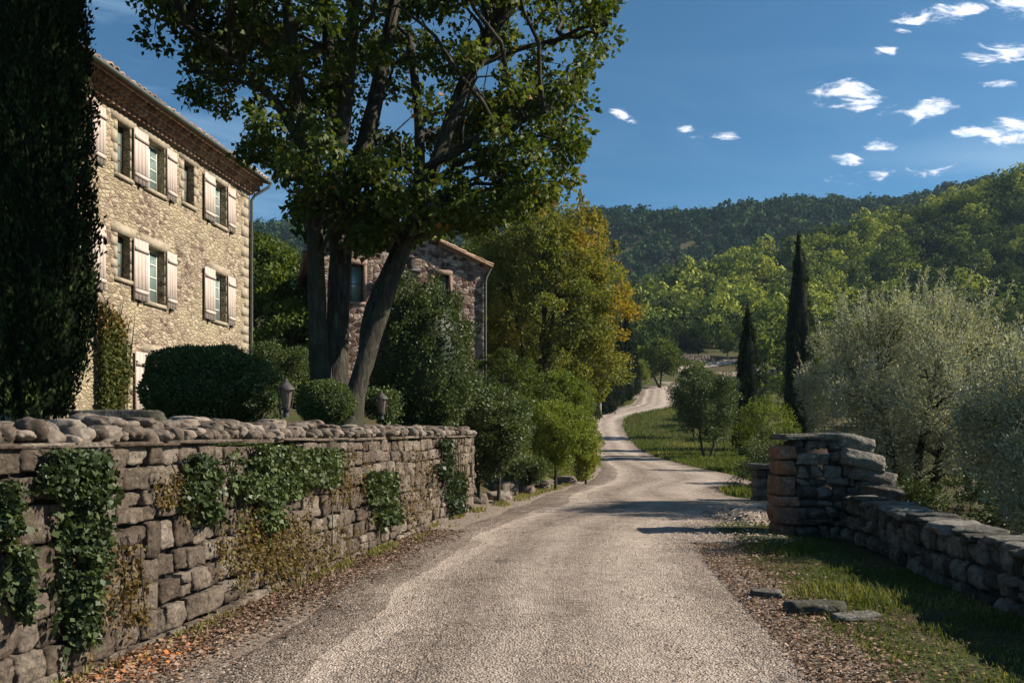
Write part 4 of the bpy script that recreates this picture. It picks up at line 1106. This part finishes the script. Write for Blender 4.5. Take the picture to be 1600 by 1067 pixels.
# ------------------------------------------------------------------ trees beyond
rp = np.random.default_rng(15)
def big_leafy(name, cx, cy, zb, rx, rz, zc, mat, label, rng, ncl, per, crad, L, W, vfun, stems=3, shell=.45, tips=0, sr=.16, drop=-.2):
    root = thing(name, (cx, cy, zb), label, 'tree')
    ce = ellip_pts(rng, ncl, (cx, cy, zc), (rx, rx * .85, rz), shell)
    lf = 1 + .10 * np.sin(ce[:, 2] * 1.7) ; ce[:, 0] = cx + (ce[:, 0] - cx) * lf
    mb = MB(); crown(mb, ce, per, crad, L, W, rng, vfun, (cx, cy, zc), drop)
    for k in range(tips):                      # upright leafy shoots above the crown
        a = rng.uniform(0, 6.28); q = rng.uniform(0, .9) ** .5
        bx, by = cx + rx * q * math.cos(a), cy + rx * .85 * q * math.sin(a); bz = zc + rz * math.sqrt(max(1 - q * q, 0)) * .93
        hh = rng.uniform(.35, 1.0) * rz * .28; n_ = int(per * .8)
        tt = rng.random(n_)
        C = np.stack([bx + rng.normal(size=n_) * .05 * rx * (1 - tt * .7) * .5 , by + rng.normal(size=n_) * .05 * rx * (1 - tt * .7) * .5, bz + tt * hh], -1)
        leaves(mb, C, L, W, np.array([0, 0, .8]), rng, np.clip(vfun(C) + rng.normal(size=n_) * .15, 0, 1), .3, .6)
    mb.build('crown', M[mat], root)
    mb = MB(); tr = []
    for k in range(stems):
        a = np.array([cx + rng.normal() * sr, cy + rng.normal() * sr, zb - .2]); top = np.array([cx + rng.normal() * rx * .3, cy + rng.normal() * rx * .3, zc + rz * .35])
        sp = spline([a, a * .6 + top * .4 + [rng.normal() * .2, 0, 0], top], 10); tr.append(sp[3:])
        mb.tube(sp, np.linspace(sr, sr * .3, 10), 8, rng=rng, rough=.1)
    tr = np.vstack(tr)
    for p in ce[::2]:
        j = np.argmin(np.sum((tr - p) ** 2, 1) + 3 * np.maximum(tr[:, 2] - p[2] + .4, 0)); branch_to(mb, tr[j], p, sr * .22, .008, rng, .06, 4, 4)
    mb.build('trunk', M['bark'], root, True)
    return root
def vpop(C): return .58 + .12 * vnoise(C[:, 0], C[:, 2], .9, 3) + .27 * sstep(.25, 1.25, vnoise(C[:, 0], C[:, 2], .8, 14) * .5 + .22 * (C[:, 0] - 1.8) + .06 * (C[:, 2] - 8)) 
big_leafy('poplar_tree', 1.35, 37, 2.3, 4.35, 5.7, 7.2, 'poplar', 'big rounded fine-leaved tree turning golden at its right edge, beside the rubble house', rp, 520, 170, .62, .13, .75, vpop, 4, .5, 34, .17)
big_leafy('poplar_tree', -1.6, 44, 2.6, 3.6, 5.0, 8.2, 'poplar', 'green fine-leaved tree rising behind the roof of the rubble house', rp, 260, 130, .7, .15, .75, lambda C: .3 + 0 * C[:, 0], 3, .5, 20)
big_leafy('broadleaf_tree', -11.5, 34, 3, 2.6, 4.3, 6.5, 'bright', 'sunlit green tree between the farmhouse corner and the big tree', rp, 190, 120, .62, .16, .7, lambda C: .25 + .1 * vnoise(C[:, 0], C[:, 2], 1, 1), 3)
big_leafy('broadleaf_tree', -8.6, 30, 3, 1.6, 2.0, 4.6, 'bright', 'lower bright green tree behind the low hedge, left of the trunks', rp, 90, 120, .5, .14, .7, lambda C: .4 + 0 * C[:, 0], 2)
big_leafy('broadleaf_tree', -14.5, 42, 3, 3.2, 4.6, 7.8, 'plane', 'dark tree at the back behind the farmhouse corner', rp, 150, 110, .8, .2, .7, lambda C: .35 + 0 * C[:, 0], 3)
# road-edge cypresses on the left bend
for k, (px, pyb, pyt, Y, r, lb) in enumerate([(968, 622, 508, 88, .75, 'slim dark cypress beside the far road bend, left one of the close pair'), (980, 618, 480, 93, .95, 'slim dark cypress beside the far road bend, taller one of the close pair'),
        (947, 640, 560, 80, 1.3, 'squat dark cypress leaning over the far verge near the pale fence posts'), (990, 612, 540, 100, .8, 'cypress half hidden behind the close pair'),
        (1168, 640, 482, 47, .82, 'shorter cypress standing alone right of the road'), (1248, 640, 372, 52, 1.1, 'tall pointed cypress standing above the olive trees, right of the road')]):
    a = P(px, pyb, Y); b = P(px, pyt, Y); zb = gz(a[0], a[1])
    cypress('cypress_tree', a[0], a[1], zb, b[2] - zb, r, lb, rp, 16000, .17 if Y > 70 else .12)
def volive(C): return .5 + .16 * vnoise(C[:, 0] * 1.3, C[:, 2], 1.6, 7)
big_leafy('small_tree', 11.1, 44, gz(11.1, 44), 1.95, 2.0, 3.2, 'laurel', 'dark round-headed small tree on two thin trunks in the grass right of the road', rp, 150, 130, .46, .12, .5, lambda C: .5 + 0 * C[:, 0], 2, .4, 0, .09)
big_leafy('leafy_shrub', 8.3, 24.5, gz(8.3, 24.5), .8, .75, .85, 'laurel', 'leafy shrub left of the smaller stone pier', rp, 60, 120, .3, .07, .45, lambda C: .6 + 0 * C[:, 0], 3, .3, 6, .03)
big_leafy('leafy_shrub', 10.9, 33, gz(10.9, 33), 1.25, 1.5, 1.7, 'bright', 'sunlit yellow-green shrub in front of the shorter cypress', rp, 80, 120, .35, .08, .45, lambda C: .55 + 0 * C[:, 0], 3, .3, 14, .04)
# olive trees
def olive(cx, cy, zb, rx, rz, zc, label, ncl, per, tips, lean):
    root = thing('olive_tree', (cx, cy, zb), label, 'olive tree')
    ce = ellip_pts(rp, ncl, (cx, cy, zc), (rx, rx * .9, rz), .35)
    ce += rp.normal(size=ce.shape) * .12
    mb = MB(); crown(mb, ce, int(per * 1.9), .30, .068, .33, rp, volive, (cx, cy, zc - 1), .25, .55, 1.1)
    tw = []
    for k in range(tips):
        a = rp.uniform(0, 6.28); q = rp.uniform(0, 1) ** .5
        b0 = np.array([cx + rx * q * math.cos(a), cy + rx * .9 * q * math.sin(a), zc + rz * math.sqrt(max(1 - q * q, 0)) * .9])
        hh = rp.uniform(.35, 1.0); le = np.array([rp.normal() * .12, rp.normal() * .12, 1]) + .25 * np.array([math.cos(a), math.sin(a), 0]) * q
        n_ = 64; tt = rp.random(n_)[:, None]
        leaves(mb, b0 + le * hh * tt + rp.normal(size=(n_, 3)) * .012, .07, .26, le, rp, np.clip(.55 + rp.normal(size=n_) * .2, 0, 1), .2, .55)
        tw.append((b0, b0 + le * hh))
    mb.build('crown', M['olive'], root)
    mb = MB(); tr = []
    for k, (dx_, dy_) in enumerate(lean):
        a = np.array([cx + dx_ * .12, cy + dy_ * .1, zb - .2]); top = np.array([cx + dx_ * rx * .5, cy + dy_ * rx * .4, zc + rz * .2])
        sp = spline([a, a * .62 + top * .38 + [rp.normal() * .12, 0, 0], top], 10); tr.append(sp[3:])
        mb.tube(sp, np.linspace(.13, .04, 10), 10, rng=rp, rough=.14)
    tr = np.vstack(tr)
    for p in ce[::2]:
        j = np.argmin(np.sum((tr - p) ** 2, 1) + 3 * np.maximum(tr[:, 2] - p[2] + .3, 0)); branch_to(mb, tr[j], p, .03, .005, rp, .05, 5, 4)
    for a, b in tw: mb.tube([a - (b - a) * .4, b], [.005, .002], 3)
    mb.build('trunk', M['bark'], root, True)
olive(8.7, 16.6, gz(8.7, 16.6), 2.25, 1.9, 2.6, 'large silvery olive tree behind the stone pier and wall', 330, 150, 95, [(-.6, .2), (.3, -.3), (.9, .4)])
olive(8.0, 11.0, gz(8.0, 11.0), 1.45, 1.35, 1.6, 'silvery olive tree at the right edge, nearest behind the low wall', 190, 150, 50, [(-.5, .2), (.5, .1)])
olive(13.5, 22.5, gz(13.5, 22.5), 2.2, 1.7, 2.6, 'olive tree farther back at the right edge', 200, 130, 40, [(-.4, .1), (.6, .3)])
olive(12.2, 15.0, gz(12.2, 15), 1.7, 1.5, 1.9, 'olive tree beyond the right edge, behind the near one', 130, 120, 20, [(-.4, .1), (.6, .3)])

for (x_, y_, r_, h_, lb) in [(7.3, 14.4, .8, .55, 'dark scrub behind the stepped end of the pier'), (8.9, 13.6, .9, .5, 'dark scrub under the gap between the two front olive trees'),
        (10.2, 14.2, 1.0, .6, 'dark scrub behind the trunk of the right-edge olive tree'), (9.0, 20.5, 1.3, .9, 'scrub seen low between the large olive tree trunks'), (12.0, 19.0, 1.4, .9, 'scrub low behind the right-edge olive tree'),
        (7.4, 22.5, .9, .6, 'low scrub just behind the smaller stone pier'), (13.5, 27, 1.8, 1.2, 'broad scrub clump behind the large olive tree')]:
    loose_shrub('scrub', (x_, y_, gz(x_, y_) + h_ * .8), (r_, r_, h_), 'laurel', lb, 'shrub', rp, int(50 * r_), 110, .07, .45, .25, base=gz(x_, y_), vfun=(lambda C: .3 + 0 * C[:, 0]))
# planter, fence posts
r = thing('planter', (2.35, 26, gz(2.35, 26)), 'dark round planter pot under the yellowing shrub at the road bend', 'plant pot')
mb = MB(); c = np.array([2.35, 26, gz(2.35, 26)])
mb.tube([c, c + [0, 0, .03], c + [0, 0, .40], c + [0, 0, .44], c + [0, 0, .46]], [.17, .18, .21, .24, .22], 16); mb.build('pot', M['iron'], r, False)
mb = MB(); n_ = 900; C = c + [0, 0, .45] + rp.normal(size=(n_, 3)) * [.13, .13, .10]; leaves(mb, C, .06, .5, np.array([0, 0, .8]), rp, rp.random(n_), .2, .6); mb.build('plant', M['laurel'], r)
for k, px in enumerate((930, 938)):
    a = P(px, 636, 78); z_ = gz(a[0], a[1]); mb = MB(); mb.tube([(a[0], a[1], z_ - .2), (a[0], a[1], z_ + 1.25), (a[0], a[1], z_ + 1.32)], [.11, .11, .03], 6)
    tag(mb.build('fence_post', M['quoin']), 'pale wooden post on the far left verge by the squat cypress', 'post', 'pale posts on the far verge')

# ------------------------------------------------------------------ woods
rf = np.random.default_rng(99)
def clump_tree(rng, K, sz=.42, conic=False):
    """a tree crown of unit radius made of leafy clumps, base at z=0, height about 2.2; returns V (K*4,3)"""
    nb = 9
    if conic:
        q = rng.random(K); th = rng.uniform(0, 6.28, K); rr = .62 * (1 - q) ** .8 * rng.uniform(.6, 1.1, K) + .05
        C = np.stack([rr * np.cos(th), rr * np.sin(th), .35 + q * 2.3], -1); nrm = unit(np.stack([np.cos(th), np.sin(th), .5 + 0 * th], -1))
    else:
        bc = ellip_pts(rng, nb, (0, 0, 1.35), (.62, .62, .55), .6); br = rng.uniform(.32, .55, nb)
        j = rng.integers(0, nb, K); nrm = unit(rng.normal(size=(K, 3)) + [0, 0, .45])
        C = bc[j] + nrm * br[j][:, None] * rng.uniform(.8, 1.08, (K, 1))
    a = unit(nrm + rng.normal(size=(K, 3)) * .55); b = unit(np.cross(a, rng.normal(size=(K, 3)))); c = np.cross(a, b)
    s_ = sz * rng.uniform(.6, 1.25, (K, 1)) * .5
    ang = rng.uniform(.5, .9, (K, 1))
    V = np.stack([C - b * s_, C - c * s_ * ang + a * s_ * .25, C + b * s_, C + c * s_ * ang + a * s_ * .2], 1)
    return V.reshape(-1, 3)
def woods(name, X, Y, S, rng, mat, K, sz, label=None, vbase=None, conic=False, ntemp=8):
    T = [clump_tree(rng, K, sz, conic) for _ in range(ntemp)]
    mb = MB(); Z = H(X, Y)
    j = rng.integers(0, ntemp, len(X)); rot = rng.uniform(0, 6.28, len(X))
    Vs = np.empty((len(X), K * 4, 3))
    for k in range(ntemp):
        q = np.where(j == k)[0]; c, s_ = np.cos(rot[q])[:, None], np.sin(rot[q])[:, None]
        t_ = T[k][None]; sc = S[q][:, None]; hs = sc * rng.uniform(.85, 1.2, (len(q), 1))
        Vs[q] = np.stack([(t_[..., 0] * c - t_[..., 1] * s_) * sc + X[q][:, None], (t_[..., 0] * s_ + t_[..., 1] * c) * sc + Y[q][:, None], t_[..., 2] * hs + Z[q][:, None] - .3 * sc], -1)
    F = np.arange(len(X) * K * 4).reshape(-1, 4)
    tv = (np.clip(np.where(rng.random(len(X)) < .45, rng.uniform(0, .28, len(X)), rng.uniform(.38, .95, len(X))) + .10 + .14 * vnoise(X, Y, .05, 17), 0, 1) if vbase is None else vbase)  # two tint ranges paint lit crowns and shaded gaps tree by tree
    v = np.clip(np.repeat(tv, K) + rng.normal(size=len(X) * K) * .12, 0, 1)
    mb.add(Vs.reshape(-1, 3), F, v)
    o = mb.build(name, M[mat]); tag(o, label, 'woodland', None, 'stuff')
    return o
def scatter(x0, x1, y0, y1, n, rng, fan=True, mind=None):
    Y = rng.uniform(y0, y1, n); X = rng.uniform(0, 1, n)
    return (x0 + (x1 - x0) * X) * (Y / y1 if fan else 1), Y
def on_screen(X, Y, m=.09): return (X / Y < .667 + m) & (X / Y > -.42)
# far ridge
X, Y = scatter(-330, 480, 330, 570, 5600, rf); k = on_screen(X, Y); X, Y = X[k], Y[k]
woods('far_wood', X, Y, rf.uniform(3.2, 5.4, len(X)), rf, 'pine', 90, .42, 'dark hazy forest covering the far ridge')
X, Y = scatter(-330, 480, 538, 560, 420, rf); k = on_screen(X, Y); X, Y = X[k], Y[k]
woods('ridge_pines', X, Y, rf.uniform(3.5, 7, len(X)), rf, 'pine', 60, .45, 'jagged line of dark pines along the skyline')
# near right hill: the smaller trees as one wood
X, Y = scatter(-60, 270, 160, 300, 1900, rf); k = on_screen(X, Y) & (vnoise(X, Y * 1.8, .06, 71) > -.55); X, Y = X[k], Y[k]
woods('hillside_wood', X, Y, rf.uniform(2.2, 5.2, len(X)), rf, 'wood', 300, .20, 'yellow-green scrub oak wood on the near hillside')
# individual trees of the valley edge, in front of the hillside
groupw = 'trees at the edge of the valley wood'
protos = []
for k in range(7):
    mb = MB(); K = 950
    V = clump_tree(rf, K, .145); mb.add(V, np.arange(K * 4).reshape(-1, 4), np.clip([.02, .07, .14, .22, .32, .44, .60][k] + rf.normal(size=K) * .14, 0, 1))
    me = mb.build('crown', M['wood'])
    mt_ = MB(); mt_.tube([(0, 0, -.25), (.03, 0, .5), (.05, .02, 1.3)], [.07, .055, .02], 6)
    for a in range(4): mt_.tube([(.03, 0, .6), (math.cos(a * 1.6) * .4, math.sin(a * 1.6) * .4, 1.3)], [.03, .01], 4)
    tr_ = mt_.build('trunk', M['bark'])
    protos.append((me, tr_))
spots = []
for tries in range(9000):
    Yk = rf.uniform(58, 200); xk = rf.uniform(-.05, .74) * Yk
    if abs(xk - float(roadx(min(Yk, 149)))) < 5.5 and Yk < 150: continue
    pxk = 800 + FPX * xk / Yk
    if Yk < 128 and pxk < 1065: continue
    if Yk < 100 and pxk < 1100: continue
    if 100 < Yk < 158 and 1030 < pxk < 1170: continue
    if any((xk - a) ** 2 + (Yk - b) ** 2 < (9 if Yk < 110 else 17) for a, b, c in spots): continue
    spots.append((xk, Yk, rf.uniform(1.0, 2.0) if Yk < 100 else rf.uniform(2.0, 4.2)))
    if len(spots) >= 290: break
used = set()
for (xk, Yk, sk) in spots:
    j = rf.integers(0, 7); me, tr_ = protos[j]
    root = thing('woodland_tree', (xk, Yk, gz(xk, Yk)), 'green tree of the open wood between the far road bend and the hillside', 'tree', groupw)
    root.rotation_euler = (0, 0, rf.uniform(0, 6.28)); root.scale = (sk, sk, sk * rf.uniform(.85, 1.2))
    for src in (me, tr_):
        if j in used: c_ = src.copy(); COL.objects.link(c_)
        else: c_ = src
        c_.parent = root
    used.add(j)
for j in range(7):
    if j not in used:
        for o_ in protos[j]: bpy.data.objects.remove(o_)
# a few named trees near the far bend
for (px, pyb, pyt, Y, rpx, vv0, lb) in [(1030, 612, 530, 112, 36, .4, 'rounded olive-green tree at the crest of the far road bend'),
        (1003, 605, 560, 106, 14, .6, 'small yellow-green tree beside the far cypresses'), (1085, 640, 560, 62, 30, .35, 'grey-green tree above the grass bank, left of the shorter cypress'),
        (1092, 545, 503, 150, 18, .1, 'dark rounded tree on the pale terrace beyond the crest'), (1135, 545, 508, 150, 15, .5, 'small tree on the pale terrace, right of the dark rounded one')]:
    a = P(px, pyb, Y); zb = gz(a[0], a[1]); zt_ = P(px, pyt, Y)[2]; rr = rpx / FPX * Y; hh = max(zt_ - zb, 1.2)
    big_leafy('small_tree', a[0], a[1], zb, rr, hh * .40, zb + hh * .58, 'wood', lb, rf, 90, 90, rr * .25, rr * .09, .7, (lambda C, q=vv0: q + 0 * C[:, 0]), 2, .4, 0, rr * .05)
# pale terrace and track on the slope beyond the crest
mb = MB(); tp = np.array([(28, 138.), (33, 141.5), (38, 144), (43, 147.5), (50, 151), (58, 155)]); tp = np.array([[np.interp(q, np.arange(6), tp[:, 0]), np.interp(q, np.arange(6), tp[:, 1])] for q in np.linspace(0, 5, 60)])
L_ = tp + [0, -1.6]; R_ = tp + [0, 1.6]
Pq = np.concatenate([np.column_stack([q, H(q[:, 0], q[:, 1]) + .12]) for q in (L_, tp, R_)])
i = np.arange(59); mb.add(Pq, np.concatenate([np.stack([i, i + 1, i + 61, i + 60], -1), np.stack([i + 60, i + 61, i + 121, i + 120], -1)]), .45)
tag(mb.build('path', M['road'], None, True), kind='structure')
mb = MB(); stone_wall(mb, (30, 144.5), (56, 157), float(H(33, 146)) - 1.2, float(H(43, 150)) + .55, rf, .8, 1, (.22, .36), (.35, .8), .45, .15, 2)
tag(mb.build('terrace_wall', M['cobble'], None), 'pale low terrace wall on the slope beyond the road crest', 'wall')

# ------------------------------------------------------------------ ground cover
rc_ = np.random.default_rng(21)
def road_mask(X, Y):
    return (X > np.interp(Y, yr, xl)) & (X < np.interp(Y, yr, xr))
def blades(name, X, Y, h, rng, label, v, wd=.006, lean=.45):
    N = len(X); Z = H(X, Y) - .01 + .012 * 0
    th = rng.uniform(0, 6.28, N); le = rng.uniform(.1, lean, N)[:, None] * h[:, None]
    d_ = np.stack([np.cos(th), np.sin(th), 0 * th], -1); s_ = np.stack([-np.sin(th), np.cos(th), 0 * th], -1)
    w_ = (wd * rng.uniform(.7, 1.5, N))[:, None]
    B = np.stack([X, Y, Z], -1); up = np.array([0, 0, 1.0])
    mid = B + up * h[:, None] * .55 + d_ * le * .35; tip = B + up * h[:, None] * .95 + d_ * le
    V = np.stack([B - s_ * w_, B + s_ * w_, mid + s_ * w_ * .8, mid - s_ * w_ * .8, tip], 1).reshape(-1, 3)
    o5 = np.arange(N)[:, None] * 5
    mb = MB(); mb.add(V, o5 + np.array([[0, 1, 2, 3]]), v)
    mb.V.append(V * 0 + V); mb.n += len(V); mb.F3.append(o5 + len(V) + np.array([[3, 2, 4]])); mb.v3.append(np.broadcast_to(v, (N,)))
    return tag(mb.build(name, M['grass']), label, 'grass', None, 'stuff')
# right verge
N = 120000
Y = 3.6 + 11 * rc_.random(N) ** 1.25; X = rc_.uniform(1.6, 6.0, N)
lim = np.interp(Y, [2.5, 5.6, 12.9], [3.95, 4.35, 5.2])
den = sstep(2.2, 3.6, X - .10 * (Y - 5)) * (.30 + .7 * sstep(-.25, .55, vnoise(X, Y, 1.6, 41) + .5 * vnoise(X, Y, 4.2, 42))) * np.where(Y > 9.5, .5, 1)
k = (rc_.random(N) < den) & (X < lim) & ~road_mask(X, Y); X, Y = X[k], Y[k]
tuft = rc_.uniform(.3, 1, len(X)) * sstep(.0, .9, .7 * vnoise(X, Y, 1.3, 45) + .7 * vnoise(X, Y, 5.5, 46) + .7 * np.exp(-((X - 3.05) ** 2 + (Y - 8.1) ** 2) / .5) + .6 * np.exp(-((X - 3.5) ** 2 + (Y - 7) ** 2) / .5))
dry = sstep(-.35, .3, vnoise(X, Y, 1.4, 47) - .3 * tuft + .5 * np.exp(-((X - 2.7) ** 2 / .3 + (Y - 6) ** 2 / 1.5)))
blades('grass', X, Y, .03 + .13 * tuft * rc_.uniform(.4, 1.3, len(X)) + .03 * rc_.random(len(X)), rc_, 'grass of the right verge in front of the low stone wall', np.clip(.30 + .28 * rc_.random(len(X)) + .5 * dry * rc_.random(len(X)), 0, 1), .005, .9)
# left verge along the wall, dry
N = 34000
Y = rc_.uniform(4.6, 24, N); X = leftx(Y) + .03 + np.abs(rc_.normal(size=N)) * (.10 + .16 * sstep(10, 18, Y))
k = (rc_.random(N) < (.12 + .88 * sstep(6.5, 15, Y)) * sstep(-.35, .35, vnoise(X * 2, Y, 2.3, 81))) & ~road_mask(X, Y); X, Y = X[k], Y[k]
blades('grass', X, Y, rc_.uniform(.03, .12, len(X)), rc_, 'dry yellowish grass fringe along the foot of the retaining wall', np.clip(.68 + .32 * rc_.random(len(X)), 0, 1), .007)
# grass bank right of the road, farther
N = 60000
Y = 17 + 75 * rc_.random(N) ** 1.6; X = roadx(Y) + roadw(Y) + .1 + rc_.uniform(0, 1, N) ** 1.2 * (5 + .12 * Y); k = ~road_mask(X, Y) & ~((Y < 27) & (X > 6.6))
X, Y = X[k], Y[k]
blades('grass', X, Y, rc_.uniform(.05, .16, len(X)) * (1 + Y / 60), rc_, 'mown-looking green grass bank right of the middle road', np.clip(.25 + .4 * rc_.random(len(X)) + .3 * sstep(.2, .8, vnoise(X, Y, .5, 3)), 0, 1), .012 * 1.6)
N = 30000
Y = 26 + 70 * rc_.random(N) ** 1.4; X = roadx(Y) - roadw(Y) - .1 - rc_.uniform(0, 1, N) * 5; 
blades('grass', X, Y, rc_.uniform(.05, .14, N) * (1 + Y / 60), rc_, 'grass on the far left verge beneath the cypresses', np.clip(.45 + .4 * rc_.random(N), 0, 1), .02)
# terrace ground cover
N = 22000
Y = rc_.uniform(4.5, 15.5, N); X = wallx(Y) - .42 - rc_.uniform(0, 1, N) ** 1.5 * 5
blades('ground_cover', X, Y, rc_.uniform(.03, .09, N), rc_, 'dark low ground cover on the garden terrace above the wall', np.clip(.05 + .3 * rc_.random(N), 0, 1), .012)

# fallen leaves
def litter(X, Y, name, label, v, rng, L=.05):
    N = len(X); Z = H(X, Y) + .012 + rng.uniform(0, .015, N); C = np.stack([X, Y, Z], -1)
    th = rng.uniform(0, 6.28, N); a = np.stack([np.cos(th), np.sin(th), rng.normal(size=N) * .25], -1)
    a = unit(a); b = unit(np.cross(a, np.array([0, 0, 1.0]) + rng.normal(size=(N, 3)) * .3)); c = np.cross(b, a)
    l = (L * rng.uniform(.5, 1.4, N))[:, None]
    V = np.stack([C, C + a * l * .45 + b * l * .35 + c * l * .14, C + a * l, C + a * l * .45 - b * l * .35 + c * l * .16], 1).reshape(-1, 3)
    mb = MB(); mb.add(V, np.arange(4 * N).reshape(-1, 4), v); return tag(mb.build(name, M['dead']), label, 'leaves', None, 'stuff')
N = 15000
Y = 3.8 + 9 * rc_.random(N) ** 1.5; X = wallx(Y) + .02 + np.abs(rc_.normal(size=N)) * .33
og = np.exp(-((Y - 5.3) / .9) ** 2) * np.exp(-((X - wallx(Y) - .3) / .35) ** 2)
litter(X, Y, 'fallen_leaves', 'brown and orange fallen leaves drifted along the foot of the left wall', np.clip(rc_.random(N) * .72 + og * .75 * rc_.random(N), 0, 1), rc_, .042)
N = 8000
Y = 4.4 + 7 * rc_.random(N) ** 1.3; X = 1.95 + .11 * (Y - 5) + np.abs(rc_.normal(size=N)) * .55
litter(X, Y, 'fallen_leaves', 'pale brown fallen leaves scattered along the right verge', np.clip(rc_.random(N) * .85, 0, 1), rc_, .036)
N = 1500
Y = rc_.uniform(4.5, 14, N); X = rc_.uniform(-2, 3, N)
litter(X, Y, 'fallen_leaves', 'few scattered dry leaves on the gravel road', rc_.random(N) * .5, rc_, .026)

# loose pebbles of the gravel surface
def pebbles(X, Y, S, label, rng, lift=0.0):
    N = len(X); V0 = np.array([(1, 0, 0), (0, 1, 0), (-1, 0, 0), (0, -1, 0), (0, 0, .8), (0, 0, -.6)], float)
    F0 = np.array([(0, 1, 4), (1, 2, 4), (2, 3, 4), (3, 0, 4)])
    th = rng.uniform(0, 6.28, N); c, s_ = np.cos(th)[:, None], np.sin(th)[:, None]
    J = V0[None] * rng.uniform(.55, 1.25, (N, 6, 1)) * np.array([1, .8, .75]) 
    Zb = H(X, Y) + .018 + lift
    V = np.stack([(J[..., 0] * c - J[..., 1] * s_) * S[:, None] + X[:, None], (J[..., 0] * s_ + J[..., 1] * c) * S[:, None] + Y[:, None], J[..., 2] * S[:, None] + np.asarray(Zb)[:, None] + .01], -1).reshape(-1, 3)
    F = (np.arange(N)[:, None, None] * 6 + F0[None]).reshape(-1, 3)
    mb = MB(); mb.add(V, F, np.repeat(rng.random(N), 4)); return tag(mb.build('gravel', M['pebble']), label, 'gravel', None, 'stuff')
N = 46000
Y = 3.9 + 14 * rc_.random(N) ** 1.7; X = rc_.uniform(-3.2, 4.2, N)
uu_ = (X - roadx(Y)) / roadw(Y); den = .45 + .65 * np.minimum(np.abs(np.abs(uu_) - .58) / .25, 1) * (.55 + .45 * vnoise(X, Y, 2, 51)); k = (rc_.random(N) < den) & (X > wallx(Y) + .06) & (X < np.interp(Y, yr, xr) + .45 * rc_.random(N))
X, Y = X[k], Y[k]; pebbles(X, Y, .0035 + .010 * rc_.random(len(X)) ** 2.4 + .002, 'loose grit and pebbles on the road', rc_)
# gravel heap at the gateway
gm = MB(); gx, gy = np.meshgrid(np.linspace(3.55, 5.35, 60), np.linspace(13.7, 16.4, 60))
hm = .17 * sstep(0, .28, gy - 13.85 + .1 * vnoise(gx, gy, 3, 1)) * sstep(0, .7, gx - 3.65 + .12 * vnoise(gx, gy, 2.5, 2)) * sstep(0, .35, 5.25 - gx + .1 * vnoise(gx, gy, 3, 5)) * (1 - sstep(15.2, 16.3, gy)) 
gz_ = H(gx, gy) - .02 + hm * (1 + .25 * vnoise(gx, gy, 7, 3)) + .02 * vnoise(gx, gy, 20, 4) * (hm > .02)
i = np.arange(59)[:, None] * 60 + np.arange(59)[None]
gm.add(np.stack([gx, gy, gz_], -1).reshape(-1, 3), np.stack([i, i + 1, i + 61, i + 60], -1).reshape(-1, 4), .3)
tag(gm.build('gravel_heap', M['road'], None, True), 'low flat-topped heap of pale gravel beside the gateway', 'gravel', None, 'stuff')
N = 2600; q = rc_.integers(0, 3600, N); X = gx.ravel()[q] + rc_.normal(size=N) * .03; Y = gy.ravel()[q] + rc_.normal(size=N) * .03; hh = gz_.ravel()[q] - H(X, Y)
k = (hm.ravel()[q] > .03); pebbles(X[k], Y[k], .01 + .03 * rc_.random(k.sum()) ** 2, 'coarse stones on the pale gravel heap', rc_, hh[k] - .01)

N = 5200
Y = rc_.uniform(11.2, 14.6, N); X = 2.6 + 2.0 * rc_.random(N) ** .8 + .35 * (Y - 12.5)
k = (rc_.random(N) < .5 + .6 * vnoise(X, Y, 2.2, 91)) & (X < 4.35); pebbles(X[k], Y[k], .006 + .026 * rc_.random(k.sum()) ** 3, 'rough stony scatter on the road edge before the pier', rc_)
# ------------------------------------------------------------------ air
mb = MB(); mb.box((70, 310, 112), (1060, 670, 236))
mh = bpy.data.materials.new('air'); mh.use_nodes = True; th_ = NT(mh.node_tree)
pv = th_.n('ShaderNodeVolumePrincipled'); pv.inputs['Color'].default_value = (.55, .76, 1, 1); pv.inputs['Density'].default_value = .00011; pv.inputs['Anisotropy'].default_value = .1
oo = th_.n('ShaderNodeOutputMaterial'); th_.nt.links.new(pv.outputs[0], oo.inputs['Volume'])
tag(mb.build('haze', mh), kind='stuff')
